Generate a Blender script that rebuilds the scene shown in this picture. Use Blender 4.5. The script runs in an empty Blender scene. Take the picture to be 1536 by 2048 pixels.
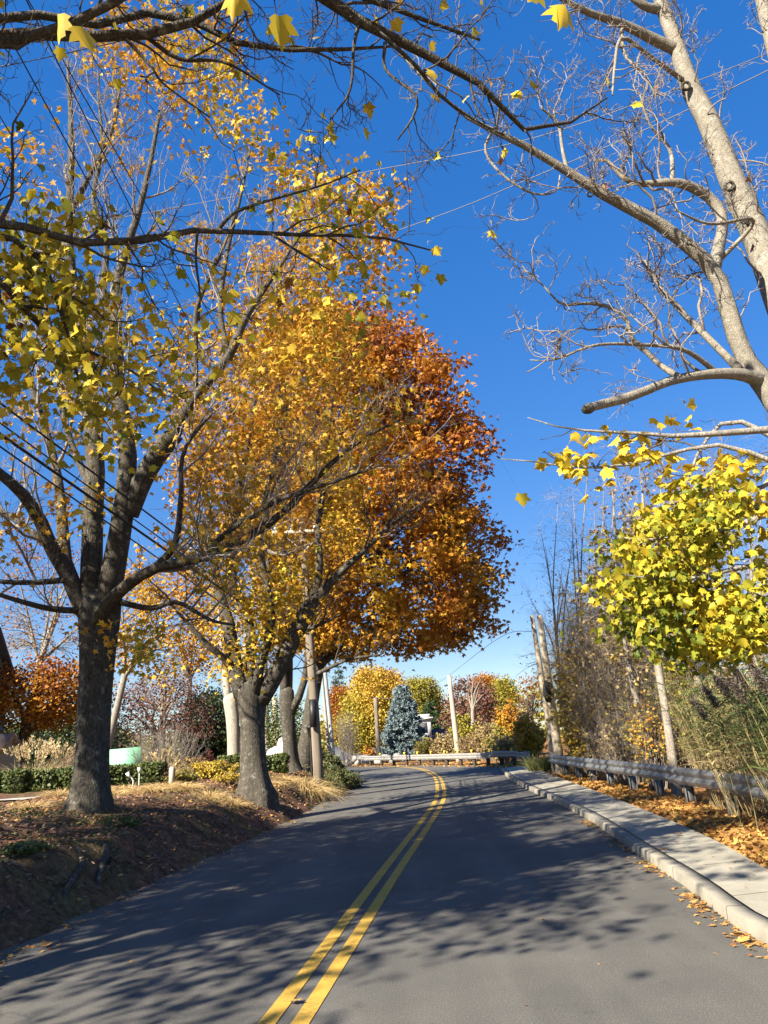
import bpy, math
import numpy as np
from mathutils import Matrix, Vector

rng = np.random.default_rng(11)
SC = bpy.context.scene
COL = SC.collection

# ------------------------------------------------------------------ camera, sky, sun, exposure
F = 1420.0
H = 1.65
PITCH, ROLL = math.radians(17.9), math.radians(4.0)
FW = np.array([0, math.cos(PITCH), math.sin(PITCH)])
_r0 = np.array([1.0, 0, 0]); _u0 = np.cross(_r0, FW)
RT = math.cos(ROLL) * _r0 - math.sin(ROLL) * _u0
UP = math.cos(ROLL) * _u0 + math.sin(ROLL) * _r0
EYE = np.array([0, 0, H])
cam = bpy.data.cameras.new('camera')
cam.sensor_fit = 'VERTICAL'; cam.sensor_height = 36.0; cam.lens = F / 2048 * 36
cam.clip_start = 0.05; cam.clip_end = 3000
camo = bpy.data.objects.new('camera', cam); COL.objects.link(camo)
camo.matrix_world = Matrix(((RT[0], UP[0], -FW[0], 0), (RT[1], UP[1], -FW[1], 0), (RT[2], UP[2], -FW[2], H), (0, 0, 0, 1)))
SC.camera = camo

SUN_EL = math.radians(34.0)
SUN_AZ = math.radians(46.0)          # how far left of straight behind the viewer
sdir = np.array([-math.sin(SUN_AZ) * math.cos(SUN_EL), -math.cos(SUN_AZ) * math.cos(SUN_EL), math.sin(SUN_EL)])
world = bpy.data.worlds.new('World'); SC.world = world; world.use_nodes = True
wn = world.node_tree; wn.nodes.clear()
wo = wn.nodes.new('ShaderNodeOutputWorld'); wb = wn.nodes.new('ShaderNodeBackground')
sky = wn.nodes.new('ShaderNodeTexSky'); sky.sky_type = 'NISHITA'; sky.sun_disc = False
sky.sun_elevation = SUN_EL; sky.sun_rotation = math.atan2(sdir[0], sdir[1]) % (2 * math.pi)
sky.air_density = 1.0; sky.dust_density = 0.0; sky.ozone_density = 4.0
hs = wn.nodes.new('ShaderNodeHueSaturation'); hs.inputs['Saturation'].default_value = 2.0; hs.inputs['Hue'].default_value = 0.52
gm = wn.nodes.new('ShaderNodeGamma'); gm.inputs[1].default_value = 0.48; wn.links.new(sky.outputs[0], gm.inputs[0]); wn.links.new(gm.outputs[0], hs.inputs['Color']); wn.links.new(hs.outputs[0], wb.inputs[0])
wb.inputs[1].default_value = 0.125
wn.links.new(wb.outputs[0], wo.inputs[0])
sl = bpy.data.lights.new('sun', 'SUN'); sl.energy = 5.0; sl.angle = math.radians(0.53); sl.color = (1.0, 0.91, 0.76)
slo = bpy.data.objects.new('sun', sl); COL.objects.link(slo)
slo.rotation_euler = Vector(sdir).to_track_quat('Z', 'Y').to_euler(); slo.location = (-20, -20, 30)
SC.view_settings.view_transform = 'Standard'; SC.view_settings.look = 'None'
SC.view_settings.exposure = 1.75; SC.view_settings.gamma = 1.0
try:
    SC.cycles.max_bounces = 6; SC.cycles.transparent_max_bounces = 4
    SC.cycles.diffuse_bounces = 3; SC.cycles.transmission_bounces = 4; SC.cycles.glossy_bounces = 2
except Exception:
    pass

# ------------------------------------------------------------------ helpers
def ray(x, y): return FW + RT * (x - 768) / F + UP * (1024 - y) / F
def gnd(x, y, z=0.0):
    d = ray(x, y); return EYE + d * ((z - H) / d[2])
def at(x, y, Y):
    d = ray(x, y); return EYE + d * (Y / d[1])
def px2m(Y): return Y / F
def nrm(v): return v / np.maximum(np.linalg.norm(v, axis=-1, keepdims=True), 1e-9)
_W = rng.normal(size=(24, 3)); _PH = rng.uniform(0, 6.28, 24)
def wav(p, s=1.0, k=0):                       # cheap smooth noise, about -1..1
    p = np.asarray(p, float); o = 0
    for i in range(6):
        w = _W[(i + k) % 24]
        o = o + np.sin((p @ w[:p.shape[-1]]) * s * (1 + 0.35 * i) + _PH[(i + 2 * k) % 24])
    return o / 3.2

class Geo:
    def __init__(s): s.v = []; s.t = []; s.f = {}; s.n = 0
    def add(s, v, faces, tone=0.5):
        v = np.asarray(v, float).reshape(-1, 3); faces = np.asarray(faces, np.int64)
        s.v.append(v); s.t.append(np.broadcast_to(np.asarray(tone, float), (len(v),)))
        s.f.setdefault(faces.shape[1], []).append(faces + s.n); s.n += len(v)
    def more(s, faces, base):                 # extra faces on the vertices added last
        faces = np.asarray(faces, np.int64); s.f.setdefault(faces.shape[1], []).append(faces + base)
    def tubes(s, P, R, k=6, tone=0.5, cap=False):
        P = np.asarray(P, float); R = np.asarray(R, float)
        N, n, _ = P.shape
        if N == 0: return
        T = nrm(np.gradient(P, axis=1))
        m = nrm(P[:, -1] - P[:, 0])
        ref = np.where(np.abs(m[:, 2:3]) > 0.75, np.array([[1.0, 0.1, 0]]), np.array([[0, 0.1, 1.0]]))[:, None, :]
        U = nrm(np.cross(T, ref)); V = np.cross(T, U)
        a = np.arange(k) * 2 * math.pi / k
        v = P[:, :, None] + R[:, :, None, None] * (np.cos(a)[None, None, :, None] * U[:, :, None] + np.sin(a)[None, None, :, None] * V[:, :, None])
        base = (np.arange(N) * n * k)[:, None, None]; ring = (np.arange(n - 1) * k)[None, :, None]
        j = np.arange(k)[None, None, :]; j2 = (j + 1) % k
        q = np.stack([base + ring + j, base + ring + j2, base + ring + k + j2, base + ring + k + j], -1).reshape(-1, 4)
        b0 = s.n
        tn = np.broadcast_to(np.asarray(tone, float).reshape(-1, 1, 1) if np.ndim(tone) else tone, (N, n, k)).reshape(-1)
        s.add(v.reshape(-1, 3), q, tn)
        if cap:
            for e in (0, n - 1):
                s.more((np.arange(N)[:, None] * n * k + e * k + (np.arange(k)[::-1] if e == 0 else np.arange(k))[None]), b0)
    def box(s, c, size, rot=0.0, tone=0.5, axes=None):
        h = np.array([[x, y, z] for z in (-1, 1) for y in (-1, 1) for x in (-1, 1)]) * np.asarray(size) / 2
        if axes is None:
            ca, sa = math.cos(rot), math.sin(rot); axes = np.array([[ca, sa, 0], [-sa, ca, 0], [0, 0, 1]])
        s.add(h @ np.asarray(axes) + np.asarray(c), [[0, 2, 3, 1], [4, 5, 7, 6], [0, 1, 5, 4], [1, 3, 7, 5], [3, 2, 6, 7], [2, 0, 4, 6]], tone)
    def arrays(s): return np.concatenate(s.v), np.concatenate(s.t)

def link(name, geo, mat, parent=None, origin=(0, 0, 0), smooth=True):
    me = bpy.data.meshes.new(name)
    if geo.n:
        v, t = geo.arrays()
        v = v - np.asarray(origin)
        li = []; st = []; off = 0
        for k in sorted(geo.f):
            fa = np.concatenate(geo.f[k]); li.append(fa.ravel()); st.append(off + np.arange(len(fa)) * k); off += fa.size
        li = np.concatenate(li); st = np.concatenate(st)
        me.vertices.add(len(v)); me.vertices.foreach_set('co', v.astype(np.float32).ravel())
        me.loops.add(len(li)); me.loops.foreach_set('vertex_index', li.astype(np.int32))
        me.polygons.add(len(st)); me.polygons.foreach_set('loop_start', st.astype(np.int32))
        if smooth: me.polygons.foreach_set('use_smooth', np.ones(len(st), bool))
        a = me.attributes.new('tone', 'FLOAT', 'POINT'); a.data.foreach_set('value', t.astype(np.float32))
        me.update(calc_edges=True)
    me.materials.append(mat)
    o = bpy.data.objects.new(name, me); COL.objects.link(o)
    if parent is not None: o.parent = parent
    else: o.location = origin
    return o
def tag(o, label=None, cat=None, group=None, kind=None):
    if label: o['label'] = label
    if cat: o['category'] = cat
    if group: o['group'] = group
    if kind: o['kind'] = kind
    return o
def thing(name, label, cat, loc, group=None):
    o = bpy.data.objects.new(name, None); COL.objects.link(o); o.location = tuple(float(c) for c in loc)
    o.empty_display_size = 0.2
    return tag(o, label, cat, group)
def org(t): return np.array(t.location)

# ------------------------------------------------------------------ materials
def mat(name, rough=0.8, spec=0.3):
    m = bpy.data.materials.new(name); m.use_nodes = True
    n = m.node_tree; b = n.nodes['Principled BSDF']
    b.inputs['Roughness'].default_value = rough; b.inputs['Specular IOR Level'].default_value = spec
    return m, n, b
def nd(n, t, **kw):
    x = n.nodes.new(t)
    for k, v in kw.items():
        if k in x.inputs: x.inputs[k].default_value = v
        else: setattr(x, k, v)
    return x
def ramp(n, fac, stops, interp='LINEAR'):
    r = n.nodes.new('ShaderNodeValToRGB'); r.color_ramp.interpolation = interp
    e = r.color_ramp.elements
    while len(e) < len(stops): e.new(0.5)
    for i, (p, c) in enumerate(stops):
        e[i].position = p; e[i].color = (*c, 1) if len(c) == 3 else c
    n.links.new(fac, r.inputs[0]); return r
def coords(n, scale=(1, 1, 1)):
    g = n.nodes.new('ShaderNodeNewGeometry'); mp = n.nodes.new('ShaderNodeMapping'); mp.inputs['Scale'].default_value = scale
    n.links.new(g.outputs['Position'], mp.inputs['Vector']); return mp.outputs[0]
def noise(n, vec, scale, detail=4, rough=0.55):
    x = n.nodes.new('ShaderNodeTexNoise'); x.inputs['Scale'].default_value = scale; x.inputs['Detail'].default_value = detail
    x.inputs['Roughness'].default_value = rough; n.links.new(vec, x.inputs['Vector']); return x.outputs[0]
def bump(n, b, h, strength=0.5, dist=0.02):
    x = n.nodes.new('ShaderNodeBump'); x.inputs['Strength'].default_value = strength; x.inputs['Distance'].default_value = dist
    n.links.new(h, x.inputs['Height']); n.links.new(x.outputs[0], b.inputs['Normal']); return x
def mix(n, fac, a, b2, mode='MIX'):
    x = n.nodes.new('ShaderNodeMix'); x.data_type = 'RGBA'; x.blend_type = mode
    for s, v in ((0, fac), (6, a), (7, b2)):
        if hasattr(v, 'links') or hasattr(v, 'is_linked'): n.links.new(v, x.inputs[s])
        elif s == 0: x.inputs[0].default_value = v
        else: x.inputs[s].default_value = (*v, 1)
    return x.outputs[2]
def mth(n, op, a, b2=None):
    x = n.nodes.new('ShaderNodeMath'); x.operation = op
    for i, v in enumerate((a, b2)):
        if v is None: continue
        if hasattr(v, 'is_linked'): n.links.new(v, x.inputs[i])
        else: x.inputs[i].default_value = v
    return x.outputs[0]

def leaf_mat(name, stops, trans=0.28, rough=0.55):
    m, n, b = mat(name, rough, 0.25)
    a = nd(n, 'ShaderNodeAttribute', attribute_name='tone')
    c = ramp(n, a.outputs['Fac'], stops)
    n.links.new(c.outputs[0], b.inputs['Base Color'])
    tr = n.nodes.new('ShaderNodeBsdfTranslucent'); ms = n.nodes.new('ShaderNodeMixShader'); ms.inputs[0].default_value = trans
    n.links.new(c.outputs[0], tr.inputs[0])
    n.links.new(b.outputs[0], ms.inputs[1]); n.links.new(tr.outputs[0], ms.inputs[2])
    n.links.new(ms.outputs[0], n.nodes['Material Output'].inputs[0]); return m
def bark_mat(name, dark, light, scale=14, stretch=0.25, bs=0.6, lichen=None):
    m, n, b = mat(name, 0.9, 0.15)
    v = coords(n, (1, 1, stretch)); v1 = coords(n)
    f = noise(n, v, scale, 6, 0.65); g = noise(n, v1, 2.2, 3)
    vor = nd(n, 'ShaderNodeTexVoronoi', feature='DISTANCE_TO_EDGE', Scale=scale * 2.2); n.links.new(v, vor.inputs['Vector'])
    hgt = mth(n, 'ADD', mth(n, 'MULTIPLY', vor.outputs[0], 1.2), f)
    c = ramp(n, hgt, [(0.3, dark), (0.95, light)]).outputs[0]
    c = mix(n, mth(n, 'MULTIPLY', g, 0.35), c, tuple(x * 0.55 for x in light))
    if lichen:
        lm = ramp(n, noise(n, v1, 9, 5, 0.7), [(0.55, (0, 0, 0)), (0.68, (1, 1, 1))]).outputs[0]
        c = mix(n, mth(n, 'MULTIPLY', lm, 0.6), c, lichen)
    n.links.new(c, b.inputs['Base Color']); bump(n, b, hgt, bs, 0.012); return m
def plain_mat(name, col, rough=0.7, var=0.25, scale=6, metal=0.0, stretch=(1, 1, 1), bs=0.0):
    m, n, b = mat(name, rough, 0.4); b.inputs['Metallic'].default_value = metal
    v = coords(n, stretch); f = noise(n, v, scale, 5, 0.6)
    c = ramp(n, f, [(0.25, tuple(x * (1 - var) for x in col)), (0.75, tuple(min(1, x * (1 + var)) for x in col))])
    n.links.new(c.outputs[0], b.inputs['Base Color'])
    if bs: bump(n, b, f, bs, 0.01)
    return m
def tone_mat(name, stops, rough=0.8, var=0.3, scale=30):
    m, n, b = mat(name, rough, 0.2)
    a = nd(n, 'ShaderNodeAttribute', attribute_name='tone'); c = ramp(n, a.outputs['Fac'], stops).outputs[0]
    f = noise(n, coords(n), scale, 3)
    c = mix(n, var, c, ramp(n, f, [(0.3, (0.25, 0.25, 0.25)), (0.7, (1, 1, 1))]).outputs[0], 'MULTIPLY')
    n.links.new(c, b.inputs['Base Color']); return m

M = {}
M['bark_dark'] = bark_mat('dark maple bark', (0.02, 0.018, 0.014), (0.105, 0.092, 0.073), 16, 0.22, 0.9, (0.25, 0.25, 0.2))
M['bark_twig'] = bark_mat('maple twig bark', (0.035, 0.03, 0.025), (0.12, 0.10, 0.08), 30, 0.5, 0.2)
M['bark_grey'] = bark_mat('grey maple bark', (0.10, 0.09, 0.075), (0.34, 0.31, 0.26), 18, 0.3, 0.5, (0.36, 0.36, 0.31))
M['twig_grey'] = bark_mat('grey twig bark', (0.12, 0.10, 0.085), (0.32, 0.28, 0.24), 30, 0.5, 0.2)
M['bark_white'] = bark_mat('bone white bark', (0.2, 0.175, 0.14), (0.44, 0.4, 0.33), 12, 0.3, 0.4)
M['bark_pale'] = bark_mat('pale bark', (0.13, 0.11, 0.085), (0.34, 0.29, 0.235), 16, 0.35, 0.5, (0.36, 0.35, 0.3))
M['bark_smooth'] = bark_mat('smooth pale maple bark', (0.10, 0.09, 0.07), (0.30, 0.27, 0.215), 20, 0.9, 0.6, (0.38, 0.37, 0.32))
M['twig_brown'] = bark_mat('brown brush bark', (0.14, 0.105, 0.07), (0.40, 0.31, 0.21), 30, 0.5, 0.2)
Yl = (0.56, 0.33, 0.03); Go = (0.46, 0.22, 0.02); Or = (0.36, 0.125, 0.014); Br = (0.2, 0.075, 0.02); Gr = (0.16, 0.19, 0.02); YG = (0.42, 0.36, 0.03); Ru = (0.26, 0.06, 0.014)
M['leaf_gold'] = leaf_mat('golden maple leaf', [(0, Gr), (0.2, YG), (0.4, Yl), (0.65, Go), (0.85, Or), (1, Br)])
M['leaf_lemon'] = leaf_mat('yellow green maple leaf', [(0, (0.08, 0.12, 0.015)), (0.25, (0.22, 0.23, 0.02)), (0.55, (0.48, 0.38, 0.03)), (0.85, (0.62, 0.42, 0.03)), (1, Br)])
M['leaf_orange'] = leaf_mat('orange maple leaf', [(0, (0.46, 0.30, 0.03)), (0.25, (0.45, 0.21, 0.02)), (0.5, (0.34, 0.125, 0.016)), (0.75, (0.23, 0.062, 0.016)), (1, (0.13, 0.032, 0.014))])
M['leaf_yellow'] = leaf_mat('bright yellow leaf', [(0, (0.28, 0.24, 0.03)), (0.4, (0.5, 0.36, 0.05)), (0.8, (0.46, 0.26, 0.035)), (1, (0.45, 0.17, 0.02))])
M['leaf_red'] = leaf_mat('dark red leaf', [(0, (0.2, 0.115, 0.07)), (0.5, (0.15, 0.05, 0.04)), (1, (0.08, 0.02, 0.022))])
M['leaf_tan'] = leaf_mat('dry tan leaf', [(0, (0.40, 0.31, 0.14)), (0.5, (0.27, 0.19, 0.075)), (1, (0.14, 0.085, 0.04))], 0.2)
M['leaf_olive'] = leaf_mat('olive leaf', [(0, (0.36, 0.31, 0.04)), (0.5, (0.22, 0.19, 0.04)), (1, (0.12, 0.1, 0.03))], 0.3)
M['leaf_green'] = leaf_mat('dark evergreen leaf', [(0, (0.04, 0.065, 0.022)), (0.6, (0.025, 0.045, 0.016)), (1, (0.10, 0.12, 0.03))], 0.12, 0.45)
M['leaf_hedge'] = leaf_mat('clipped hedge leaf', [(0, (0.055, 0.085, 0.025)), (0.6, (0.09, 0.11, 0.03)), (1, (0.2, 0.17, 0.05))], 0.15, 0.5)
M['needle_blue'] = leaf_mat('blue spruce needle', [(0, (0.15, 0.21, 0.22)), (0.6, (0.22, 0.28, 0.29)), (1, (0.11, 0.15, 0.13))], 0.1, 0.6)
M['needle_green'] = leaf_mat('green conifer needle', [(0, (0.025, 0.05, 0.02)), (0.6, (0.05, 0.085, 0.03)), (1, (0.09, 0.11, 0.035))], 0.1, 0.6)
M['juniper'] = leaf_mat('low juniper needle', [(0, (0.03, 0.05, 0.02)), (0.6, (0.09, 0.105, 0.035)), (1, (0.2, 0.17, 0.06))], 0.12, 0.6)
M['straw'] = leaf_mat('straw grass blade', [(0, (0.66, 0.5, 0.26)), (0.5, (0.5, 0.35, 0.15)), (1, (0.26, 0.18, 0.08))], 0.25)
M['plume_grass'] = leaf_mat('pale plume grass blade', [(0, (0.66, 0.54, 0.32)), (0.5, (0.45, 0.35, 0.18)), (1, (0.22, 0.19, 0.08))], 0.3)
M['reed'] = leaf_mat('reed blade', [(0, (0.055, 0.09, 0.025)), (0.4, (0.11, 0.14, 0.04)), (0.7, (0.4, 0.34, 0.14)), (1, (0.5, 0.38, 0.2))], 0.25)
M['plume'] = leaf_mat('reed plume', [(0, (0.3, 0.24, 0.19)), (1, (0.13, 0.1, 0.085))], 0.3)
M['litter'] = leaf_mat('fallen leaf', [(0, (0.55, 0.36, 0.1)), (0.35, (0.46, 0.24, 0.07)), (0.7, (0.3, 0.13, 0.04)), (1, (0.13, 0.06, 0.03))], 0.15)
M['ivy'] = leaf_mat('ground cover leaf', [(0, (0.05, 0.08, 0.02)), (0.6, (0.1, 0.12, 0.03)), (1, (0.2, 0.14, 0.05))], 0.15)
M['mulch'] = leaf_mat('mulch chip', [(0, (0.34, 0.22, 0.145)), (0.5, (0.2, 0.12, 0.08)), (1, (0.08, 0.05, 0.036))], 0.0, 0.9)

# ground
def ground_mat():
    m, n, b = mat('ground', 0.95, 0.1)
    v = coords(n); f = noise(n, v, 9, 8, 0.7); g = noise(n, v, 0.7, 4); h = noise(n, v, 60, 4, 0.7)
    soil = ramp(n, f, [(0.3, (0.055, 0.033, 0.024)), (0.5, (0.17, 0.092, 0.062)), (0.72, (0.34, 0.21, 0.14))]).outputs[0]
    soil = mix(n, ramp(n, g, [(0.45, (0, 0, 0)), (0.65, (1, 1, 1))]).outputs[0], soil, ramp(n, f, [(0.3, (0.06, 0.05, 0.02)), (0.7, (0.26, 0.2, 0.09))]).outputs[0])
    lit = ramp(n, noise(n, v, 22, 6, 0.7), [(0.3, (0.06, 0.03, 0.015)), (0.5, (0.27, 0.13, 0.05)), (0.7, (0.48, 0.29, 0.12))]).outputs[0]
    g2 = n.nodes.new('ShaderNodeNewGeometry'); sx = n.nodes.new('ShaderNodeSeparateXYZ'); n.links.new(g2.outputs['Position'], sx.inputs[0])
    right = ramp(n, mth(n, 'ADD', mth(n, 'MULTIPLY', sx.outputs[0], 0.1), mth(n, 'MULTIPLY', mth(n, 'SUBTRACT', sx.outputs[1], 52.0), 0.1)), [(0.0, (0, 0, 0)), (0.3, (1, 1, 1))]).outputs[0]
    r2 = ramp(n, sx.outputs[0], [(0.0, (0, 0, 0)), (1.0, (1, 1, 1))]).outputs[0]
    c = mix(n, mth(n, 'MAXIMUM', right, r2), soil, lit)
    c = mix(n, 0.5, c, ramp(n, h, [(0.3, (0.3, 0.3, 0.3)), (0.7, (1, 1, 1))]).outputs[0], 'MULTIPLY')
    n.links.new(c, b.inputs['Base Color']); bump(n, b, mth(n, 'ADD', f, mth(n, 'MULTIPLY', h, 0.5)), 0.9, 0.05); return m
def asphalt_mat():
    m, n, b = mat('asphalt', 0.85, 0.35)
    v = coords(n); f = noise(n, v, 85, 5, 0.8); g = noise(n, v, 0.9, 5, 0.6)
    st = noise(n, coords(n, (1.4, 0.12, 1)), 1.3, 3)
    vor = nd(n, 'ShaderNodeTexVoronoi', Scale=60.0); n.links.new(v, vor.inputs['Vector'])
    c = ramp(n, f, [(0.3, (0.046, 0.045, 0.04)), (0.5, (0.118, 0.113, 0.101)), (0.75, (0.26, 0.25, 0.225))]).outputs[0]
    sp = ramp(n, vor.outputs[0], [(0.10, (1, 1, 1)), (0.22, (0, 0, 0))]).outputs[0]
    rb = n.nodes.new('ShaderNodeSeparateColor'); n.links.new(vor.outputs['Color'], rb.inputs[0])
    pick = ramp(n, rb.outputs[0], [(0.6, (0, 0, 0)), (0.8, (1, 1, 1))]).outputs[0]
    c = mix(n, mth(n, 'MULTIPLY', mth(n, 'MULTIPLY', sp, pick), 0.8), c, (0.34, 0.33, 0.31))
    c = mix(n, 0.8, c, ramp(n, g, [(0.3, (0.66, 0.66, 0.66)), (0.7, (1, 0.99, 0.96))]).outputs[0], 'MULTIPLY')
    c = mix(n, 0.5, c, ramp(n, st, [(0.35, (0.55, 0.55, 0.56)), (0.65, (1, 1, 1))]).outputs[0], 'MULTIPLY')
    cr = nd(n, 'ShaderNodeTexVoronoi', feature='DISTANCE_TO_EDGE', Scale=0.23)
    wv = n.nodes.new('ShaderNodeVectorMath'); wv.operation = 'ADD'; n.links.new(v, wv.inputs[0])
    cw = n.nodes.new('ShaderNodeTexNoise'); cw.inputs['Scale'].default_value = 2.0; cw.inputs['Detail'].default_value = 5; n.links.new(v, cw.inputs['Vector']); n.links.new(cw.outputs['Color'], wv.inputs[1])
    n.links.new(wv.outputs[0], cr.inputs['Vector'])
    ck = ramp(n, cr.outputs[0], [(0.0, (1, 1, 1)), (0.007, (0, 0, 0))]).outputs[0]
    c = mix(n, mth(n, 'MULTIPLY', ck, mth(n, 'MULTIPLY', g, 0.8)), c, (0.03, 0.03, 0.03))
    n.links.new(c, b.inputs['Base Color']); ol = ramp(n, noise(n, v, 1.7, 6, 0.7), [(0.60, (1, 1, 1)), (0.72, (0.45, 0.45, 0.46))]).outputs[0]; c = mix(n, 0.8, c, ol, 'MULTIPLY'); n.links.new(c, b.inputs['Base Color'])
    bump(n, b, f, 0.55, 0.006); return m
def concrete_mat(name, col, joint=None, seam=None):
    m, n, b = mat(name, 0.9, 0.2)
    v = coords(n); f = noise(n, v, 3, 6, 0.65); g = noise(n, v, 90, 3)
    c = ramp(n, f, [(0.3, tuple(x * 0.72 for x in col)), (0.7, col)]).outputs[0]
    c = mix(n, 0.4, c, ramp(n, g, [(0.35, (0.55, 0.55, 0.55)), (0.6, (1, 1, 1))]).outputs[0], 'MULTIPLY')
    sp = ramp(n, noise(n, v, 1.1, 4, 0.7), [(0.48, (0, 0, 0)), (0.66, (1, 1, 1))]).outputs[0]
    c = mix(n, mth(n, 'MULTIPLY', sp, 0.35), c, tuple(x * 0.45 for x in col))
    if joint:
        a = nd(n, 'ShaderNodeAttribute', attribute_name='tone')
        fr = mth(n, 'FRACT', mth(n, 'DIVIDE', a.outputs['Fac'], joint))
        jm = mth(n, 'LESS_THAN', fr, 0.022 / joint)
        c = mix(n, mth(n, 'MULTIPLY', jm, 0.8), c, (0.05, 0.045, 0.04))
    n.links.new(c, b.inputs['Base Color']); bump(n, b, g, 0.3, 0.004); return m
def yellow_mat():
    m, n, b = mat('yellow road paint', 0.75, 0.3)
    v = coords(n); f = noise(n, v, 45, 6, 0.75); g = noise(n, v, 3, 4)
    w = mth(n, 'ADD', mth(n, 'MULTIPLY', f, 0.8), mth(n, 'MULTIPLY', g, 0.3))
    c = ramp(n, w, [(0.40, (0.14, 0.11, 0.06)), (0.5, (0.42, 0.26, 0.04)), (0.72, (0.55, 0.34, 0.06))]).outputs[0]
    n.links.new(c, b.inputs['Base Color']); bump(n, b, f, 0.3, 0.004); return m
M['ground'] = ground_mat(); M['asphalt'] = asphalt_mat(); M['paint'] = yellow_mat()
M['walk'] = concrete_mat('sidewalk concrete', (0.39, 0.365, 0.295), 1.52)
M['curb'] = concrete_mat('curb concrete', (0.33, 0.305, 0.245), 1.9)
M['path'] = concrete_mat('path concrete', (0.5, 0.48, 0.43))
M['galv'] = plain_mat('galvanised steel', (0.21, 0.215, 0.22), 0.5, 0.35, 5, 0.5)
M['galv_pale'] = plain_mat('weathered pale steel', (0.25, 0.24, 0.22), 0.6, 0.25, 4, 0.2)
M['wood_dark'] = plain_mat('dark post timber', (0.06, 0.045, 0.035), 0.9, 0.4, 12)
M['pole'] = plain_mat('weathered pole timber', (0.17, 0.14, 0.105), 0.9, 0.4, 9, 0, (1, 1, 0.06), 0.5)
M['pole_pale'] = plain_mat('pale pole timber', (0.40, 0.34, 0.25), 0.9, 0.3, 9, 0, (1, 1, 0.06), 0.5)
M['pole_grey'] = plain_mat('grey steel pole', (0.28, 0.28, 0.265), 0.6, 0.2, 3)
M['wire'] = plain_mat('black wire', (0.012, 0.012, 0.013), 0.6, 0.2)
M['wire_grey'] = plain_mat('grey wire', (0.1, 0.1, 0.11), 0.5, 0.2)
M['ceramic'] = plain_mat('glass insulator', (0.45, 0.5, 0.55), 0.25, 0.1)
M['yellow_sign'] = plain_mat('yellow reflector', (0.75, 0.55, 0.03), 0.4, 0.1)
M['black'] = plain_mat('black metal', (0.015, 0.015, 0.016), 0.5, 0.3)
M['mirror_back'] = plain_mat('dark mirror back', (0.03, 0.033, 0.035), 0.45, 0.3)
M['shingle'] = plain_mat('grey shingle siding', (0.2, 0.2, 0.2), 0.9, 0.4, 14, 0, (1, 1, 4), 0.4)
M['roof'] = plain_mat('dark roof shingle', (0.07, 0.072, 0.08), 0.9, 0.4, 10, 0, (1, 1, 3), 0.3)
M['roof_brown'] = plain_mat('brown roof shingle', (0.22, 0.15, 0.1), 0.9, 0.3, 10)
M['trim'] = plain_mat('white trim', (0.75, 0.75, 0.72), 0.6, 0.06)
M['glass'] = plain_mat('window glass', (0.03, 0.04, 0.05), 0.1, 0.2)
M['mint'] = plain_mat('mint green board', (0.22, 0.52, 0.32), 0.6, 0.02, 2)
M['stone'] = plain_mat('white stone', (0.66, 0.64, 0.6), 0.8, 0.15, 8, 0, (1, 1, 1), 0.4)
M['fieldstone'] = plain_mat('grey field stone', (0.3, 0.28, 0.25), 0.9, 0.4, 4, 0, (1, 1, 1), 0.5)

# ------------------------------------------------------------------ road layout and terrain
LE = np.array([(-3.95, -14), (-3.9, -4), (-3.85, 2), (-3.78, 7.2), (-3.67, 10.1), (-3.42, 12.2), (-3.15, 14), (-2.91, 17.2), (-2.6, 20.8), (-2.38, 26), (-2.26, 32.4), (-2.25, 38.7), (-2.8, 43.5), (-4.4, 47.5), (-7, 50.2), (-12, 52.5), (-20, 54.5), (-45, 57.5)], float)
RE = np.array([(2.6, -14), (2.6, 0), (2.65, 6.1), (2.71, 7.1), (2.86, 8.2), (3.07, 10.65), (3.34, 13.4), (3.51, 16), (3.63, 19.1), (3.72, 22.9), (3.98, 28.2), (4.55, 34.7), (4.85, 37.9), (4.85, 40.6), (4.3, 44.2), (3.1, 47.9), (1.2, 52.6), (-0.6, 56.0), (-3.2, 58.5), (-8, 60.8), (-20, 63.2), (-45, 66)], float)
WB = np.array([(3.25, -14), (3.3, 0), (3.5, 6), (3.72, 8.2), (4.03, 10.1), (4.31, 12.7), (4.62, 16.5), (4.97, 21.5), (5.29, 26.4), (5.6, 30), (5.9, 34), (6.15, 37.9)], float)
CL = np.array([(-2.6, -14), (-1.5, 0), (-0.855, 5.28), (-0.485, 8.5), (-0.185, 11.07), (0.475, 16.6), (1.0, 21.6), (1.31, 26.9), (1.53, 34.6), (1.2, 42.9), (0.2, 49.2), (-1.6, 53.6), (-5, 56.2), (-11, 57.8), (-20, 59.2), (-45, 62)], float)
def resample(P, step=None, n=None):
    P = np.asarray(P, float); N = len(P)
    Q = np.vstack([2 * P[0] - P[1], P, 2 * P[-1] - P[-2]])
    out = []
    for i in range(N - 1):
        p0, p1, p2, p3 = Q[i:i + 4]; t = np.linspace(0, 1, 17)[:-1, None]
        out.append(0.5 * (2 * p1 + (p2 - p0) * t + (2 * p0 - 5 * p1 + 4 * p2 - p3) * t * t + (3 * p1 - p0 - 3 * p2 + p3) * t ** 3))
    C = np.vstack(out + [P[-1:]])
    d = np.r_[0, np.cumsum(np.linalg.norm(np.diff(C[:, :3], axis=0), axis=1))]
    n = n or max(3, int(d[-1] / step) + 1)
    u = np.linspace(0, d[-1], n)
    return np.stack([np.interp(u, d, C[:, k]) for k in range(C.shape[1])], 1)
def offset(P, o):
    T = np.gradient(P, axis=0); T = nrm(T); return P + o * np.stack([T[:, 1], -T[:, 0]], 1)
lep = resample(LE, n=90); rep = resample(RE, n=90); wbp = resample(WB, step=0.8); clp = resample(CL, step=0.6)
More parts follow.
